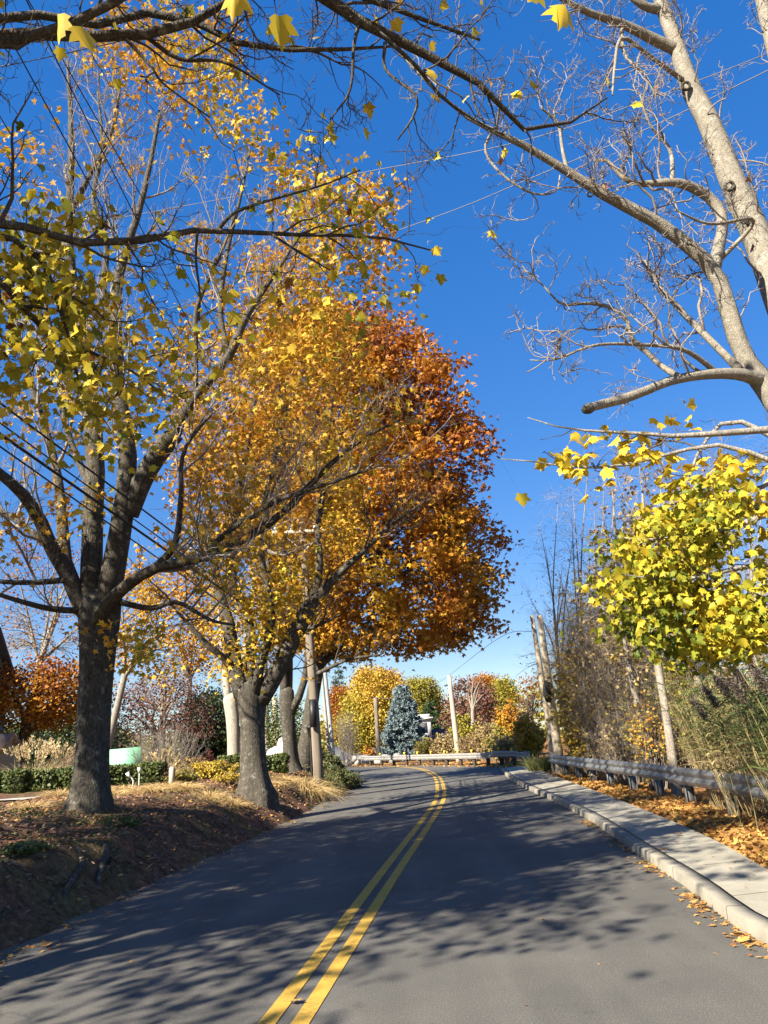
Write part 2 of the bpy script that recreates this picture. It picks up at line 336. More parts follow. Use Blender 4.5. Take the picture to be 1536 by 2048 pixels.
def segdist(p, L):
    a, b = L[:-1], L[1:]; best = np.full(len(p), 1e9)
    for i in range(len(a)):
        ab = b[i] - a[i]; t = np.clip(((p - a[i]) @ ab) / (ab @ ab), 0, 1); d = np.hypot(*(p - a[i] - t[:, None] * ab).T)
        best = np.minimum(best, d)
    return best
def inside(p, poly):
    x, y = p[:, 0], p[:, 1]; r = np.zeros(len(p), bool); q = np.roll(poly, -1, 0)
    for (x0, y0), (x1, y1) in zip(poly, q):
        c = (y0 > y) != (y1 > y)
        if abs(y1 - y0) > 1e-9: r ^= c & (x < (x1 - x0) * (y - y0) / (y1 - y0) + x0)
    return r
outer = np.vstack([WB, RE[13:]])
_poly = np.vstack([LE, outer[::-1]])
def sst(a, b, x):
    t = np.clip((x - a) / (b - a), 0, 1); return t * t * (3 - 2 * t)
def terr(X, Y):
    X = np.atleast_1d(np.asarray(X, float)); Y = np.broadcast_to(np.atleast_1d(np.asarray(Y, float)), X.shape)
    sh = X.shape; p = np.stack([X.ravel(), Y.ravel()], 1)
    dl = segdist(p, LE); dr = segdist(p, outer); ins = inside(p, _poly)
    n1 = wav(p, 2.1, 1); n2 = wav(p, 0.35, 4); n3 = wav(p, 7, 2)
    dn = np.maximum(dl + 0.12 * n1, 0)
    zl = -0.03 + 0.13 * sst(0, 0.25, dn) + 0.52 * sst(0.12, 1.05, dn) + 0.28 * sst(0.9, 2.2, dn) + 0.12 * sst(2, 14, dn) + 0.03 * n1 * sst(0.1, 1, dn) + 0.02 * n3 * sst(0.1, 0.6, dn) + 0.05 * n2 * sst(2, 6, dn)
    zr = 0.10 * sst(0, 0.3, dr) + 0.03 * n1 * sst(0.1, 1, dr) - 0.02 + 0.05 * n2 * sst(1, 6, dr) + 0.015 * n3 * sst(0.05, 0.5, dr)
    zr = np.where(p[:, 1] > 39, zr - 0.06 + 0.5 * sst(8, 40, dr), zr)
    dip = 2.6 * sst(61, 80, p[:, 1]) * sst(-9, -5.5, p[:, 0]); zl = zl - dip; zr = zr - dip
    z = np.where(ins, -0.06, np.where(dl < dr, zl, zr))
    return z.reshape(sh)
def tz(x, y): return float(terr(x, y)[0])

def axis(lo, f0, f1, hi, step, grow=1.16):
    a = list(np.arange(f0, f1 + 1e-6, step)); s = step
    while a[-1] < hi: s *= grow; a.append(a[-1] + s)
    s = step
    while a[0] > lo: s *= grow; a.insert(0, a[0] - s)
    return np.array(a)
xs = axis(-900, -9, 8, 900, 0.11); ys = axis(-60, 5, 30, 1500, 0.13, 1.05)
GX, GY = np.meshgrid(xs, ys)
GZ = terr(GX, GY)
far = np.hypot(GX, GY)
GZ = np.where(far > 120, np.minimum(GZ, 0.6), GZ)
g = Geo(); nx, ny = len(xs), len(ys)
idx = (np.arange(ny - 1)[:, None] * nx + np.arange(nx - 1)[None]).ravel()
g.add(np.stack([GX, GY, GZ], -1).reshape(-1, 3), np.stack([idx, idx + 1, idx + nx + 1, idx + nx], 1))
tag(link('ground', g, M['ground']), kind='structure')

def strip(name, A, B, za, zb, m, k=8, tone=None):
    g = Geo(); n = len(A); t = np.linspace(0, 1, k + 1)[None, :, None]
    Q = A[:, None] * (1 - t) + B[:, None] * t
    z = (za * (1 - t) + zb * t)[..., 0] * np.ones((n, 1)) if np.isscalar(za) else za[:, None] * (1 - t[..., 0]) + zb[:, None] * t[..., 0]
    v = np.concatenate([Q, z[..., None]], -1)
    d = np.r_[0, np.cumsum(np.linalg.norm(np.diff(A, axis=0), axis=1))]
    i = (np.arange(n - 1)[:, None] * (k + 1) + np.arange(k)[None]).ravel()
    g.add(v.reshape(-1, 3), np.stack([i, i + 1, i + k + 2, i + k + 1], 1), np.repeat(d, k + 1))
    return tag(link(name, g, m), kind='structure')
strip('road', offset(lep, -0.25), rep, 0.0, 0.0, M['asphalt'])
for o in (-0.11, 0.11):
    strip('yellow_line', offset(clp, o - 0.06), offset(clp, o + 0.06), 0.005, 0.005, M['paint'], 1)
# curb and sidewalk
cf = resample(RE[:13], step=0.5); nC = len(cf)
hC = 0.115 * (1 - sst(36.0, 37.8, cf[:, 1]))
cb = offset(cf, 0.16); wbr = resample(WB, n=nC)
g = Geo()
prof = [(0.0, -0.05), (0.006, 0.122), (0.018, 0.135), (0.155, 0.137), (0.16, 0.05)]
v = np.stack([np.concatenate([offset(cf, o), (np.where(z > 0.0, hC * z / 0.135, z))[:, None]], 1) for o, z in prof], 1)
i = (np.arange(nC - 1)[:, None] * 5 + np.arange(4)[None]).ravel()
dC = np.r_[0, np.cumsum(np.linalg.norm(np.diff(cf, axis=0), axis=1))]
g.add(v.reshape(-1, 3), np.stack([i, i + 1, i + 6, i + 5], 1), np.repeat(dC, 5))
tag(link('curb', g, M['curb'], smooth=False), kind='structure')
wa = offset(cf, 0.182)
strip('sidewalk', wa, wbr, hC - 0.004, hC + 0.012, M['walk'], 4)

# ------------------------------------------------------------------ foliage kit
HALF0 = [(0, 0), (.20, -.10), (.42, -.02), (.34, .13), (.46, .24), (.60, .46), (.44, .47), (.27, .49), (.28, .66), (.10, .78), (0, 1)]
HALF1 = [(0, 0), (.42, -.02), (.25, .2), (.58, .46), (.2, .5), (0, 1)]
HALF2 = [(0, 0), (.45, .35), (0, 1)]
def template(half):
    r = np.array(half, float); l = r[1:-1].copy(); l[:, 0] *= -1
    v = np.vstack([r, l]); k = len(r)
    f1 = list(range(k)); f2 = [k - 1] + [k + j for j in range(k - 3, -1, -1)] + [0]
    return v, np.array([f1, f2])
TPL = [template(h) for h in (HALF0, HALF1, HALF2)]
QUAD = (np.array([(-.5, 0), (.5, 0), (.5, 1), (-.5, 1)], float), np.array([[0, 1, 2, 3]]))
def leaves(geo, pos, d, nor, size, tone, lod=1, fold=(0.1, 0.8), curl=(0.0, 0.5), width=1.0):
    n = len(pos)
    if n == 0: return
    tv, tf = TPL[lod]
    Yv = nrm(d); X = nrm(np.cross(Yv, nor)); Z = np.cross(X, Yv)
    f = rng.uniform(*fold, n)[:, None]; c = rng.uniform(*curl, n)[:, None]; s = np.broadcast_to(size, (n,))[:, None]
    lx = tv[None, :, 0] * s * width; ly = tv[None, :, 1] * s; lz = -(f * np.abs(tv[None, :, 0]) + c * tv[None, :, 1] ** 2) * s
    v = pos[:, None] + lx[..., None] * X[:, None] + ly[..., None] * Yv[:, None] + lz[..., None] * Z[:, None]
    k = len(tv); fa = (np.arange(n)[:, None, None] * k + tf[None]).reshape(-1, tf.shape[1])
    geo.add(v.reshape(-1, 3), fa, np.repeat(np.clip(np.broadcast_to(tone, (n,)), 0, 1), k))
def hang(n, droop=0.5, spread=0.7):
    a = rng.uniform(0, 2 * math.pi, n)
    d = np.stack([np.cos(a), np.sin(a), -np.abs(rng.normal(droop, 0.35, n))], 1)
    nor = np.stack([rng.normal(0, spread, n), rng.normal(0, spread, n), np.ones(n)], 1)
    return nrm(d), nrm(nor)
def seg_points(P, R, idx, t):
    n = P.shape[1]; u = t * (n - 1); i = np.minimum(u.astype(int), n - 2); w = (u - i)[:, None]
    a, b = P[idx, i], P[idx, i + 1]
    return a * (1 - w) + b * w, nrm(b - a), R[idx, i] * (1 - w[:, 0]) + R[idx, i + 1] * w[:, 0]
def plen(P): return np.linalg.norm(np.diff(P, axis=1), axis=2).sum(1)
def grow(P, R, dens, length, n=6, ang=(35, 70), up=0.15, wig=0.25, t0=0.15, rk=0.6, rmin=0.003, rl=0.016, taper=0.25, flat=0.0, out=None):
    """children of the branches P (M,n,3): `dens` per metre, `length` (lo, hi) in metres"""
    if len(P) == 0: return P[:0], R[:0]
    L = plen(P); cnt = rng.poisson(np.maximum(L * dens * (1 - t0), 0.0)); idx = np.repeat(np.arange(len(P)), cnt); N = len(idx)
    if N == 0: return np.zeros((0, n, 3)), np.zeros((0, n))
    t = t0 + (1 - t0) * rng.uniform(0, 1, N) ** 0.85
    p, T, r = seg_points(P, R, idx, t)
    pr = nrm(np.cross(T, rng.normal(size=(N, 3)))); a = np.radians(rng.uniform(*ang, N))[:, None]
    d = np.cos(a) * T + np.sin(a) * pr; d[:, 2] += up; d[:, 2] *= (1 - flat); d = nrm(d)
    ln = rng.uniform(*length, N) * (1.15 - 0.55 * t)
    pts = [p]; cur = d
    for k in range(n - 1):
        cur = nrm(cur + rng.normal(0, wig, (N, 3)) + np.array([0, 0, up * 0.35])); pts.append(pts[-1] + cur * (ln / (n - 1))[:, None])
    r0 = np.maximum(np.minimum(r * rk, ln * rl), rmin)
    Rr = np.maximum(r0[:, None] * np.linspace(1, taper, n)[None], rmin * 0.7)
    return np.stack(pts, 1), Rr
def limb(pts, n=14, jit=0.0):
    """traced limb: (x px, y px, depth m, diameter px) -> polyline and radii"""
    q = []
    for x, y, Y, d in pts:
        p = at(x, y, Y); q.append((*p, d / 2 * ((p - EYE) @ FW) / F))
    r = resample(np.array(q), n=n); P = r[:, :3]
    if jit: P = P + wav(P, 3.0, 3)[:, None] * jit * np.array([1, 0.5, 0.7])
    return P, np.maximum(r[:, 3], 0.002)
def limb3(pts, n=14):
    r = resample(np.array(pts, float), n=n); return r[:, :3], np.maximum(r[:, 3], 0.002)
def stack(L): return np.stack([l[0] for l in L]), np.stack([l[1] for l in L])
def twig_leaves(geo, P, R, dens, size, tone, lod=1, t0=0.3, droop=0.5, spread=0.7, pet=(0.02, 0.08), keep=None, fold=(0.1, 0.8)):
    L = plen(P); cnt = rng.poisson(L * dens); idx = np.repeat(np.arange(len(P)), cnt); n = len(idx)
    if n == 0: return 0
    p, T, _ = seg_points(P, R, idx, rng.uniform(t0, 1, n))
    d, nor = hang(n, droop, spread)
    p = p + d * rng.uniform(*pet, n)[:, None]
    if keep is not None:
        k = keep(p); p, d, nor = p[k], d[k], nor[k]; n = len(p)
    tn = tone(p) if callable(tone) else rng.normal(tone[0], tone[1], n)
    leaves(geo, p, d, nor, rng.uniform(*size, n), tn, lod, fold); return n
def flare(P, R, z0, k=20, roots=7, geo=None, amp=0.5, hgt=0.55, tone=0.5):
    """a trunk tube with a root flare and gentle lumps"""
    t9 = nrm(P[-1] - P[-2]); r9 = R[-1]
    P = np.vstack([P, P[-1] + t9 * r9 * .3, P[-1] + t9 * r9 * .55, P[-1] + t9 * r9 * .75, P[-1] + t9 * r9 * .85]); R = np.r_[R, r9 * .93, r9 * .74, r9 * .42, r9 * .04]
    n = len(P); T = nrm(np.gradient(P, axis=0)); U = nrm(np.cross(T, np.array([0, 1.0, 0]))); V = np.cross(T, U)
    a = np.arange(k) * 2 * math.pi / k; ph = rng.uniform(0, 6.28, 3)
    h = np.maximum(P[:, 2] - z0, 0)[:, None]
    e = np.exp(-h / hgt)
    m = 1 + e * (amp * 0.55 + amp * 0.6 * np.sin(a * roots / 2 + ph[0])[None] ** 2) + 0.05 * np.sin(a * 3 + ph[1] + h * 1.5) + 0.03 * np.sin(a * 5 - h * 2 + ph[2])
    v = P[:, None] + (R[:, None] * m)[..., None] * (np.cos(a)[None, :, None] * U[:, None] + np.sin(a)[None, :, None] * V[:, None])
    i = (np.arange(n - 1)[:, None] * k); j = np.arange(k)[None]; j2 = (j + 1) % k
    geo.add(v.reshape(-1, 3), np.stack([i + j, i + j2, i + k + j2, i + k + j], -1).reshape(-1, 4), tone)

def profile(rows, Y):
    """silhouette rows (y px, left px, right px) at depth Y -> heights, centres and radii"""
    z, c, r = [], [], []
    for y, a, b in rows:
        A, B = at(a, y, Y), at(b, y, Y); z.append((A[2] + B[2]) / 2); c.append((A[0] + B[0]) / 2); r.append((B[0] - A[0]) / 2)
    o = np.argsort(z); return np.array(z)[o], np.array(c)[o], np.array(r)[o]
def crown_points(prof, Y, n, shell=3.5, lump=0.14, depth=1.0, gap=None, gs=1.0, rmin=0.0):
    z, c, r = prof; out = []
    while sum(map(len, out)) < n:
        k = n * 2
        zz = rng.uniform(z[0], z[-1], k); rr = np.interp(zz, z, r); keep = rng.uniform(0, r.max(), k) < rr; zz, rr = zz[keep], rr[keep]; k = len(zz)
        th = rng.uniform(0, 2 * math.pi, k); rho = np.maximum(rng.uniform(0, 1, k) ** (1 / shell), rmin)
        p = np.stack([np.interp(zz, z, c) + rr * rho * np.cos(th), Y + depth * rr * rho * np.sin(th), zz], 1)
        cc = np.stack([np.interp(zz, z, c), np.full(k, Y), zz], 1)
        p = cc + (p - cc) * (1 + lump * wav(p, 2.2 / max(r.max() * 0.35, 0.3), 5))[:, None]
        if gap is not None: p = p[wav(p, gs, 7) > gap]
        out.append(p)
    return np.concatenate(out)[:n]
def connect(C, S, SR, n=5, sag=0.12, rmax=0.03):
    """twigs from the nearest point of the stems S to each clump centre C"""
    D = C[:, None] - S[None]; dd = np.linalg.norm(D, axis=2) + 0.8 * np.maximum(-D[..., 2], 0) + rng.uniform(0, 0.4, (len(C), 1)); i = dd.argmin(1)
    a = S[i]; t = np.linspace(0, 1, n)[None, :, None]; L = np.linalg.norm(C - a, axis=1)[:, None, None]
    P = a[:, None] * (1 - t) + C[:, None] * t + rng.normal(0, 0.06, (len(C), n, 3)) * L * np.sin(t * math.pi)
    P[:, :, 2] += (sag * L * np.sin(t * math.pi))[..., 0]
    r0 = np.minimum(np.minimum(SR[i] * 0.6, rmax), 0.006 + 0.006 * L[:, 0, 0])
    return P, r0[:, None] * np.linspace(1, 0.3, n)[None]
def clump_leaves(geo, C, per, sig, size, tone, lod, droop=0.4, spread=0.8, fold=(0.1, 0.8), flat=0.75):
    n = len(C) * per; p = np.repeat(C, per, 0) + rng.normal(0, 1, (n, 3)) * sig * np.array([1, 1, flat])
    d, nor = hang(n, droop, spread); tn = tone(p) if callable(tone) else rng.normal(tone[0], tone[1], n)
    leaves(geo, p, d, nor, rng.uniform(*size, n), tn, lod, fold)

def broadleaf(label, rows, Y, base, clumps, per, sig, size, leafm, tone, barkm='bark_dark', twigm='bark_twig', r0=0.2, stems=7, shell=3.5, gap=None, gs=1.0, lod=2, name='broadleaf_tree', cat='tree', group=None, lump=0.22, fork=0.35, depth=1.0, twigs=0.0, twl=(0.3, 0.8)):
    """a tree from its silhouette: trunk with limbs, twigs to every clump, leaf clumps"""
    prof = profile(rows, Y); b = np.array([base[0], base[1], tz(base[0], base[1]) - 0.08])
    t = thing(name, label, cat, b, group)
    z, c, r = prof; top = np.array([c[-1], Y, z[-1]]); zf = b[2] + (z[0] - b[2]) * 0.9 + (z[-1] - z[0]) * fork * 0.3
    fk = np.array([b[0] + (np.interp(zf, z, c) - b[0]) * 0.35, b[1] + (Y - b[1]) * 0.4, zf])
    g = Geo(); tr = limb3([(*b, r0 * 1.15), (*(b * 0.5 + fk * 0.5 + np.array([rng.normal(0, .05) * r0 * 5, 0, 0])), r0), (*fk, r0 * 0.85)], 9)
    flare(tr[0], tr[1], b[2] + 0.1, 12, 6, g, 0.5, 0.4)
    Ls = []
    for s in range(stems):
        zz = z[0] + (z[-1] - z[0]) * (0.35 + 0.6 * (s + 0.5) / stems); rr = np.interp(zz, z, r); th = s * 2.4 + rng.uniform(0, 0.8)
        e = np.array([np.interp(zz, z, c) + rr * 0.7 * math.cos(th) * (1 if s < stems - 1 else 0.1), Y + depth * rr * 0.7 * math.sin(th), zz])
        m = fk * 0.5 + e * 0.5; m[:2] = fk[:2] * 0.62 + e[:2] * 0.38
        st = fk.copy(); st[2] -= r0 * rng.uniform(0, 1.2)
        Ls.append(limb3([(*st, r0 * 0.55), (*(m + rng.normal(0, 0.08, 3) * rr), r0 * 0.34), (*e, r0 * 0.09)], 12))
    P, R = stack(Ls); g.tubes(P, R, 7)
    B, BR = grow(P, R, 10.0 / max(plen(P).mean(), 1), (0.22 * r.max(), 0.6 * r.max()), 7, (30, 60), 0.2, 0.15, 0.3)
    g.tubes(B, BR, 5)
    link('trunk', g, M[barkm], t, b)
    C = crown_points(prof, Y, clumps, shell, lump, depth, gap, gs)
    S = np.concatenate([P[:, 3:].reshape(-1, 3), B.reshape(-1, 3)]); SR = np.concatenate([R[:, 3:].ravel(), BR.ravel()])
    g2 = Geo(); CP, CR = connect(C, S, SR); g2.tubes(CP, CR, 3)
    if twigs:
        W, WR = grow(CP, CR, twigs, twl, 4, (25, 60), 0.15, 0.2, 0.2, rmin=0.004); g2.tubes(W, WR, 3)
    link('branches', g2, M[twigm], t, b)
    if per:
        g3 = Geo(); clump_leaves(g3, C, per, sig, size, tone, lod); link('crown', g3, M[leafm], t, b, smooth=False)
    return t

def conifer(label, bx, by, h, rad, leafm, whorls, per, needle, name='conifer', cat='tree', droop=0.15):
    b = np.array([bx, by, tz(bx, by) - 0.05]); t = thing(name, label, cat, b)
    g = Geo(); g.tubes(np.array([[b, b + [0, 0, h * 0.5], b + [0, 0, h * 0.98]]]), np.array([[h * 0.02, h * 0.012, 0.01]]), 8); 
    zz = np.linspace(0.05, 0.98, whorls) ** 0.9; N = whorls * per
    z = np.repeat(zz, per) + rng.normal(0, 0.012, N); th = rng.uniform(0, 6.283, N); z = np.clip(z, 0.02, 0.985); L = rad * (1 - z) ** 0.85 * rng.uniform(0.72, 1.1, N) + 0.05 * rad
    d = np.stack([np.cos(th), np.sin(th), np.full(N, -droop)], 1); k = 6; s = np.linspace(0, 1, k)[None, :, None]
    P = b + np.stack([np.zeros(N), np.zeros(N), z * h], 1)[:, None] + d[:, None] * s * L[:, None, None]
    P[:, :, 2] += (s[..., 0] ** 2.2) * L[:, None] * droop * 1.2
    g.tubes(P, np.maximum(0.012 * L[:, None] * np.linspace(1, 0.2, k)[None], 0.004), 3); link('trunk', g, M['bark_twig'], t, b)
    Q, QR = grow(P, np.full((N, k), 0.01), 5.5, (0.10 * rad, 0.26 * rad), 3, (35, 65), -0.05, 0.1, 0.1, flat=0.5)
    AP = np.concatenate([P[:, ::1][:, [0, 3, 5]], Q]); 
    cnt = rng.poisson(plen(AP) * needle); idx = np.repeat(np.arange(len(AP)), cnt)
    p, T, _ = seg_points(AP, np.ones(AP.shape[:2]), idx, rng.uniform(0.15, 1, len(idx)))
    dd = nrm(T * 0.8 + rng.normal(0, 0.55, p.shape)); nor = nrm(rng.normal(0, 0.6, p.shape) + np.array([0, 0, 1.0]))
    g3 = Geo(); leaves(g3, p, dd, nor, rng.uniform(0.16, 0.32, len(p)) * (rad / 2.5) ** 0.5, rng.normal(0.45, 0.28, len(p)), 2, width=0.45); link('crown', g3, M[leafm], t, b, smooth=False)
    return t

def blades(geo, base, d, L, w, bend, tone, n=5):
    """tapered ribbons that start along d and bend over"""
    N = len(base); side = nrm(np.cross(d, rng.normal(size=(N, 3)))); h = nrm(np.stack([d[:, 0] + rng.normal(0, .25, N), d[:, 1] + rng.normal(0, .25, N), np.zeros(N)], 1))
    s = np.linspace(0, 1, n)[None, :, None]; L = np.broadcast_to(L, (N,))[:, None, None]; bend = np.broadcast_to(bend, (N,))[:, None, None]
    P = base[:, None] + d[:, None] * s * L + (h[:, None] * 0.7 + np.array([0, 0, -1.0])) * s ** 2.3 * L * bend
    ww = np.broadcast_to(w, (N,))[:, None, None] * (1 - s ** 1.6 * 0.92)
    v = np.stack([P - side[:, None] * ww / 2, P + side[:, None] * ww / 2], 2)
    i = (np.arange(N)[:, None] * n * 2 + np.arange(n - 1)[None] * 2).ravel()
    geo.add(v.reshape(-1, 3), np.stack([i, i + 1, i + 3, i + 2], 1), np.repeat(np.clip(np.broadcast_to(tone, (N,)), 0, 1), n * 2))
def grass_clump(label, x, y, h, r, n, matn, bend=(0.2, 0.6), w=0.012, name='ornamental_grass', spread=0.5, group=None, plumes=0, cat='grass'):
    b = np.array([x, y, tz(x, y) - 0.03]); g = Geo()
    th = rng.uniform(0, 6.283, n); rr = r * np.sqrt(rng.uniform(0, 1, n)); base = b + np.stack([rr * np.cos(th), rr * np.sin(th), np.zeros(n)], 1) * 0.5
    base[:, 2] = terr(base[:, 0], base[:, 1]) - 0.02
    d = nrm(np.stack([np.cos(th) * rr / r * spread + rng.normal(0, .12, n), np.sin(th) * rr / r * spread + rng.normal(0, .12, n), np.ones(n)], 1))
    blades(g, base, d, h * rng.uniform(0.6, 1.1, n), w, rng.uniform(*bend, n), rng.normal(0.4, 0.28, n))
    t = tag(thing(name, label, cat, b, group), kind='thing'); link('blades', g, M[matn], t, b, smooth=False)
    if plumes:
        g2 = Geo(); k = plumes; th = rng.uniform(0, 6.283, k); q = rng.uniform(0, 1, k) ** 0.5
        d2 = nrm(np.stack([np.cos(th) * q * spread, np.sin(th) * q * spread, np.ones(k)], 1)); tip = b + d2 * (h * rng.uniform(0.85, 1.2, k))[:, None]
        m = 26; pp = np.repeat(tip, m, 0) + np.repeat(d2, m, 0) * rng.uniform(-0.32, 0, k * m)[:, None] * h * 0.5
        leaves(g2, pp, nrm(np.repeat(d2, m, 0) + rng.normal(0, .35, (k * m, 3))), rng.normal(size=(k * m, 3)), rng.uniform(.05, .11, k * m), rng.normal(0.1, 0.12, k * m), 2, width=0.3); link('plumes', g2, M[matn], t, b, smooth=False)
    return t
def hedge(label, c, size, rot, n, leafm='leaf_hedge', lod=2, ls=(0.05, 0.09), round_=0.12, name='clipped_hedge', cat='hedge'):
    x, y = c; b = np.array([x, y, tz(x, y) - 0.05]); t = thing(name, label, cat, b); sx, sy, sz = np.array(size) / 2
    ca, sa = math.cos(rot), math.sin(rot); A = np.array([[ca, sa, 0], [-sa, ca, 0], [0, 0, 1]])
    u = rng.normal(size=(n, 3)); u = np.sign(u) * np.abs(nrm(u)) ** 0.35; u /= np.maximum(np.abs(u).max(1, keepdims=True) ** 0.75, 1e-6)
    p = np.clip(u, -1, 1) * np.array([sx, sy, sz]) * (1 + rng.normal(0, 0.03, (n, 1))); p[:, 2] += sz; p *= 1 - 0.0
    p[:, 2] += 0.03 * wav(p, 3, 2); p = p @ A + b
    nor = nrm((u / np.array([sx, sy, sz])) @ A + rng.normal(0, 0.5, (n, 3))); d = nrm(rng.normal(size=(n, 3)) + np.array([0, 0, 0.4]))
    g = Geo(); leaves(g, p, d, nor, rng.uniform(*ls, n), rng.normal(0.4, 0.25, n), lod); link('foliage', g, M[leafm], t, b, smooth=False)
    k = 60; s0 = rng.uniform(-0.85, 0.85, (k, 3)) * np.array([sx, sy, 1]); s0[:, 2] = 0; e = s0 * 1.02 + np.array([0, 0, sz * 1.7]) + rng.normal(0, 0.06, (k, 3))
    g2 = Geo(); g2.tubes(np.stack([s0, (s0 + e) / 2 + rng.normal(0, .05, (k, 3)), e], 1) @ A + b, np.full((k, 3), 0.008) , 4)
    q = rng.uniform(-0.93, 0.93, (n // 2, 3)) * np.array([sx, sy, sz]); q[:, 2] += sz
    link('stems', g2, M['bark_twig'], t, b)
    g3 = Geo(); leaves(g3, q @ A + b, nrm(rng.normal(size=q.shape)), nrm(rng.normal(size=q.shape)), rng.uniform(0.07, 0.12, len(q)), rng.normal(0.2, 0.15, len(q)), 2); link('inner_foliage', g3, M[leafm], t, b, smooth=False)
    return t
def shrub(label, x, y, w, h, stems, leafm=None, nleaf=0, tone=(0.4, 0.25), size=(0.05, 0.09), twigm='twig_brown', name='shrub', cat='shrub', lod=2, sub=5.0, lean=0.0, fine=0.0, group=None, arch=0.25, r0=0.012, lo=0.2):
    b = np.array([x, y, tz(x, y) - 0.05]); t = thing(name, label, cat, b, group); th = rng.uniform(0, 6.283, stems); q = np.sqrt(rng.uniform(0, 1, stems))
    st = b + np.stack([np.cos(th) * q * w * 0.22, np.sin(th) * q * w * 0.22, np.zeros(stems)], 1)
    hh = h * rng.uniform(0.55, 1.05, stems) * (1 - 0.35 * q ** 2)
    en = b + np.stack([np.cos(th) * q * w * 0.5 + lean * hh, np.sin(th) * q * w * 0.5, hh], 1)
    k = 8; s = np.linspace(0, 1, k)[None, :, None]; P = st[:, None] * (1 - s) + en[:, None] * s + rng.normal(0, 0.025, (stems, k, 3)) * h * np.sin(s * 3.14)
    P[:, :, 2] += (np.sin(s * math.pi) * arch)[..., 0] * hh[:, None] * 0.5
    R = r0 * np.linspace(1, 0.25, k)[None] * rng.uniform(0.6, 1.2, (stems, 1)); g = Geo(); g.tubes(P, R, 4)
    B, BR = grow(P, R, sub, (0.12 * h, 0.34 * h), 5, (25, 60), 0.25, 0.2, lo, rmin=0.003); g.tubes(B, BR, 3)
    if fine: 
        W, WR = grow(B, BR, fine, (0.06 * h, 0.16 * h), 4, (25, 60), 0.2, 0.2, 0.2, rmin=0.0025); g.tubes(W, WR, 3)
    link('stems', g, M[twigm], t, b)
    if nleaf:
        A = B if len(B) else P; L = plen(A).sum(); g3 = Geo(); twig_leaves(g3, A, np.ones(A.shape[:2]), nleaf / max(L, 1e-3), size, tone, lod, 0.1, 0.3, 0.9); link('foliage', g3, M[leafm], t, b, smooth=False)
    return t


# ------------------------------------------------------------------ guardrails
WB_PROF = [(0, .0), (.0, .02), (.055, .06), (.055, .10), (.0, .145), (.0, .17), (.055, .215), (.055, .255), (.0, .295), (.0, .315)]
def guardrail(label, pts, z0, htop, side, m, post, posts, reflectors=(), ends=(), inset=0.12):
    """pts: polyline of the beam (plan); z0: ground heights along it; side: +1 when the beam faces the +normal"""
    P = np.asarray(pts); Z = np.asarray(z0); b = np.array([*P[0], Z[0]])
    t = thing('guardrail', label, 'guardrail', b); n = len(P)
    N = offset(P, 1.0) - P; g = Geo(); k = len(WB_PROF)
    v = np.stack([np.concatenate([P + N * side * o, (Z + htop - 0.315 + h)[:, None]], 1) for o, h in WB_PROF], 1)
    i = (np.arange(n - 1)[:, None] * k + np.arange(k - 1)[None]).ravel(); q = np.stack([i, i + 1, i + k + 1, i + k], 1)
    g.add(v.reshape(-1, 3), q)
    v2 = v - np.concatenate([N * side * 0.006, np.zeros((n, 1))], 1)[:, None]; g.add(v2.reshape(-1, 3), q[:, ::-1])
    link('beam', g, M[m], t, b, smooth=False)
    for (x, y, rot) in posts:
        zg = tz(x, y); g = Geo(); h = htop - 0.02 if post != 'galv' else htop - 0.05
        g.box((x, y, zg + h / 2 - 0.15), (0.15, 0.18, h + 0.3) if post != 'galv' else (0.012, 0.15, h + 0.3), rot)
        if post == 'galv':
            for s in (-1, 1): g.box(np.array([x, y, zg + h / 2 - 0.15]) + s * 0.08 * np.array([-math.sin(rot), math.cos(rot), 0]), (0.10, 0.010, h + 0.296), rot)
        link('post', g, M[post], t, b, smooth=False)
    for (x, y, z) in reflectors:
        g = Geo(); g.box((x, y, z + 0.10), (0.15, 0.03, 0.17), 0.3); g.box((x, y, z - 0.02), (0.03, 0.028, 0.08), 0.3)
        r = link('reflector', g, M['yellow_sign'], t, b, smooth=False)
        g = Geo(); g.box((x, y - 0.021, z + 0.11), (0.145, 0.004, 0.04), 0.3, axes=np.array([[0.8, 0, 0.6], [0, 1, 0], [-0.6, 0, 0.8]])); link('black_stripe', g, M['black'], r, b, smooth=False)
    return t, b
# far guardrail round the outside of the bend
fx = [(714, 1531), (738, 1531), (762, 1531), (787, 1531), (808, 1531), (833, 1531), (861, 1531), (889, 1531), (919, 1531), (947, 1531), (974, 1531), (998, 1531.5), (1023, 1532), (1050, 1533)]
fp = np.array([gnd(x, y, 0.02)[:2] for x, y in fx])
fp[:, 1] = np.interp(np.arange(14), [0, 13], [0, 0]) + np.polyval(np.polyfit(np.arange(14), fp[:, 1], 3), np.arange(14))
fp[:, 0] = np.polyval(np.polyfit(np.arange(14), fp[:, 0], 3), np.arange(14))
fz = terr(fp[:, 0], fp[:, 1]); fr = resample(fp, n=60)
rots = [math.atan2(*(fp[min(i + 1, 13)] - fp[max(i - 1, 0)])[::-1]) for i in range(14)]
pp = [(*(offset(fp, -0.16)[i]), rots[i]) for i in range(14)]
refl = [(*(offset(fp, -0.06)[i]), tz(*fp[i]) + 0.76) for i in (2, 4, 5, 6, 7, 8, 9, 10, 11, 12)]
t, b = guardrail('pale steel guardrail with yellow reflectors round the far bend', fr, terr(fr[:, 0], fr[:, 1]), 0.76, 1, 'galv_pale', 'wood_dark', pp, refl)
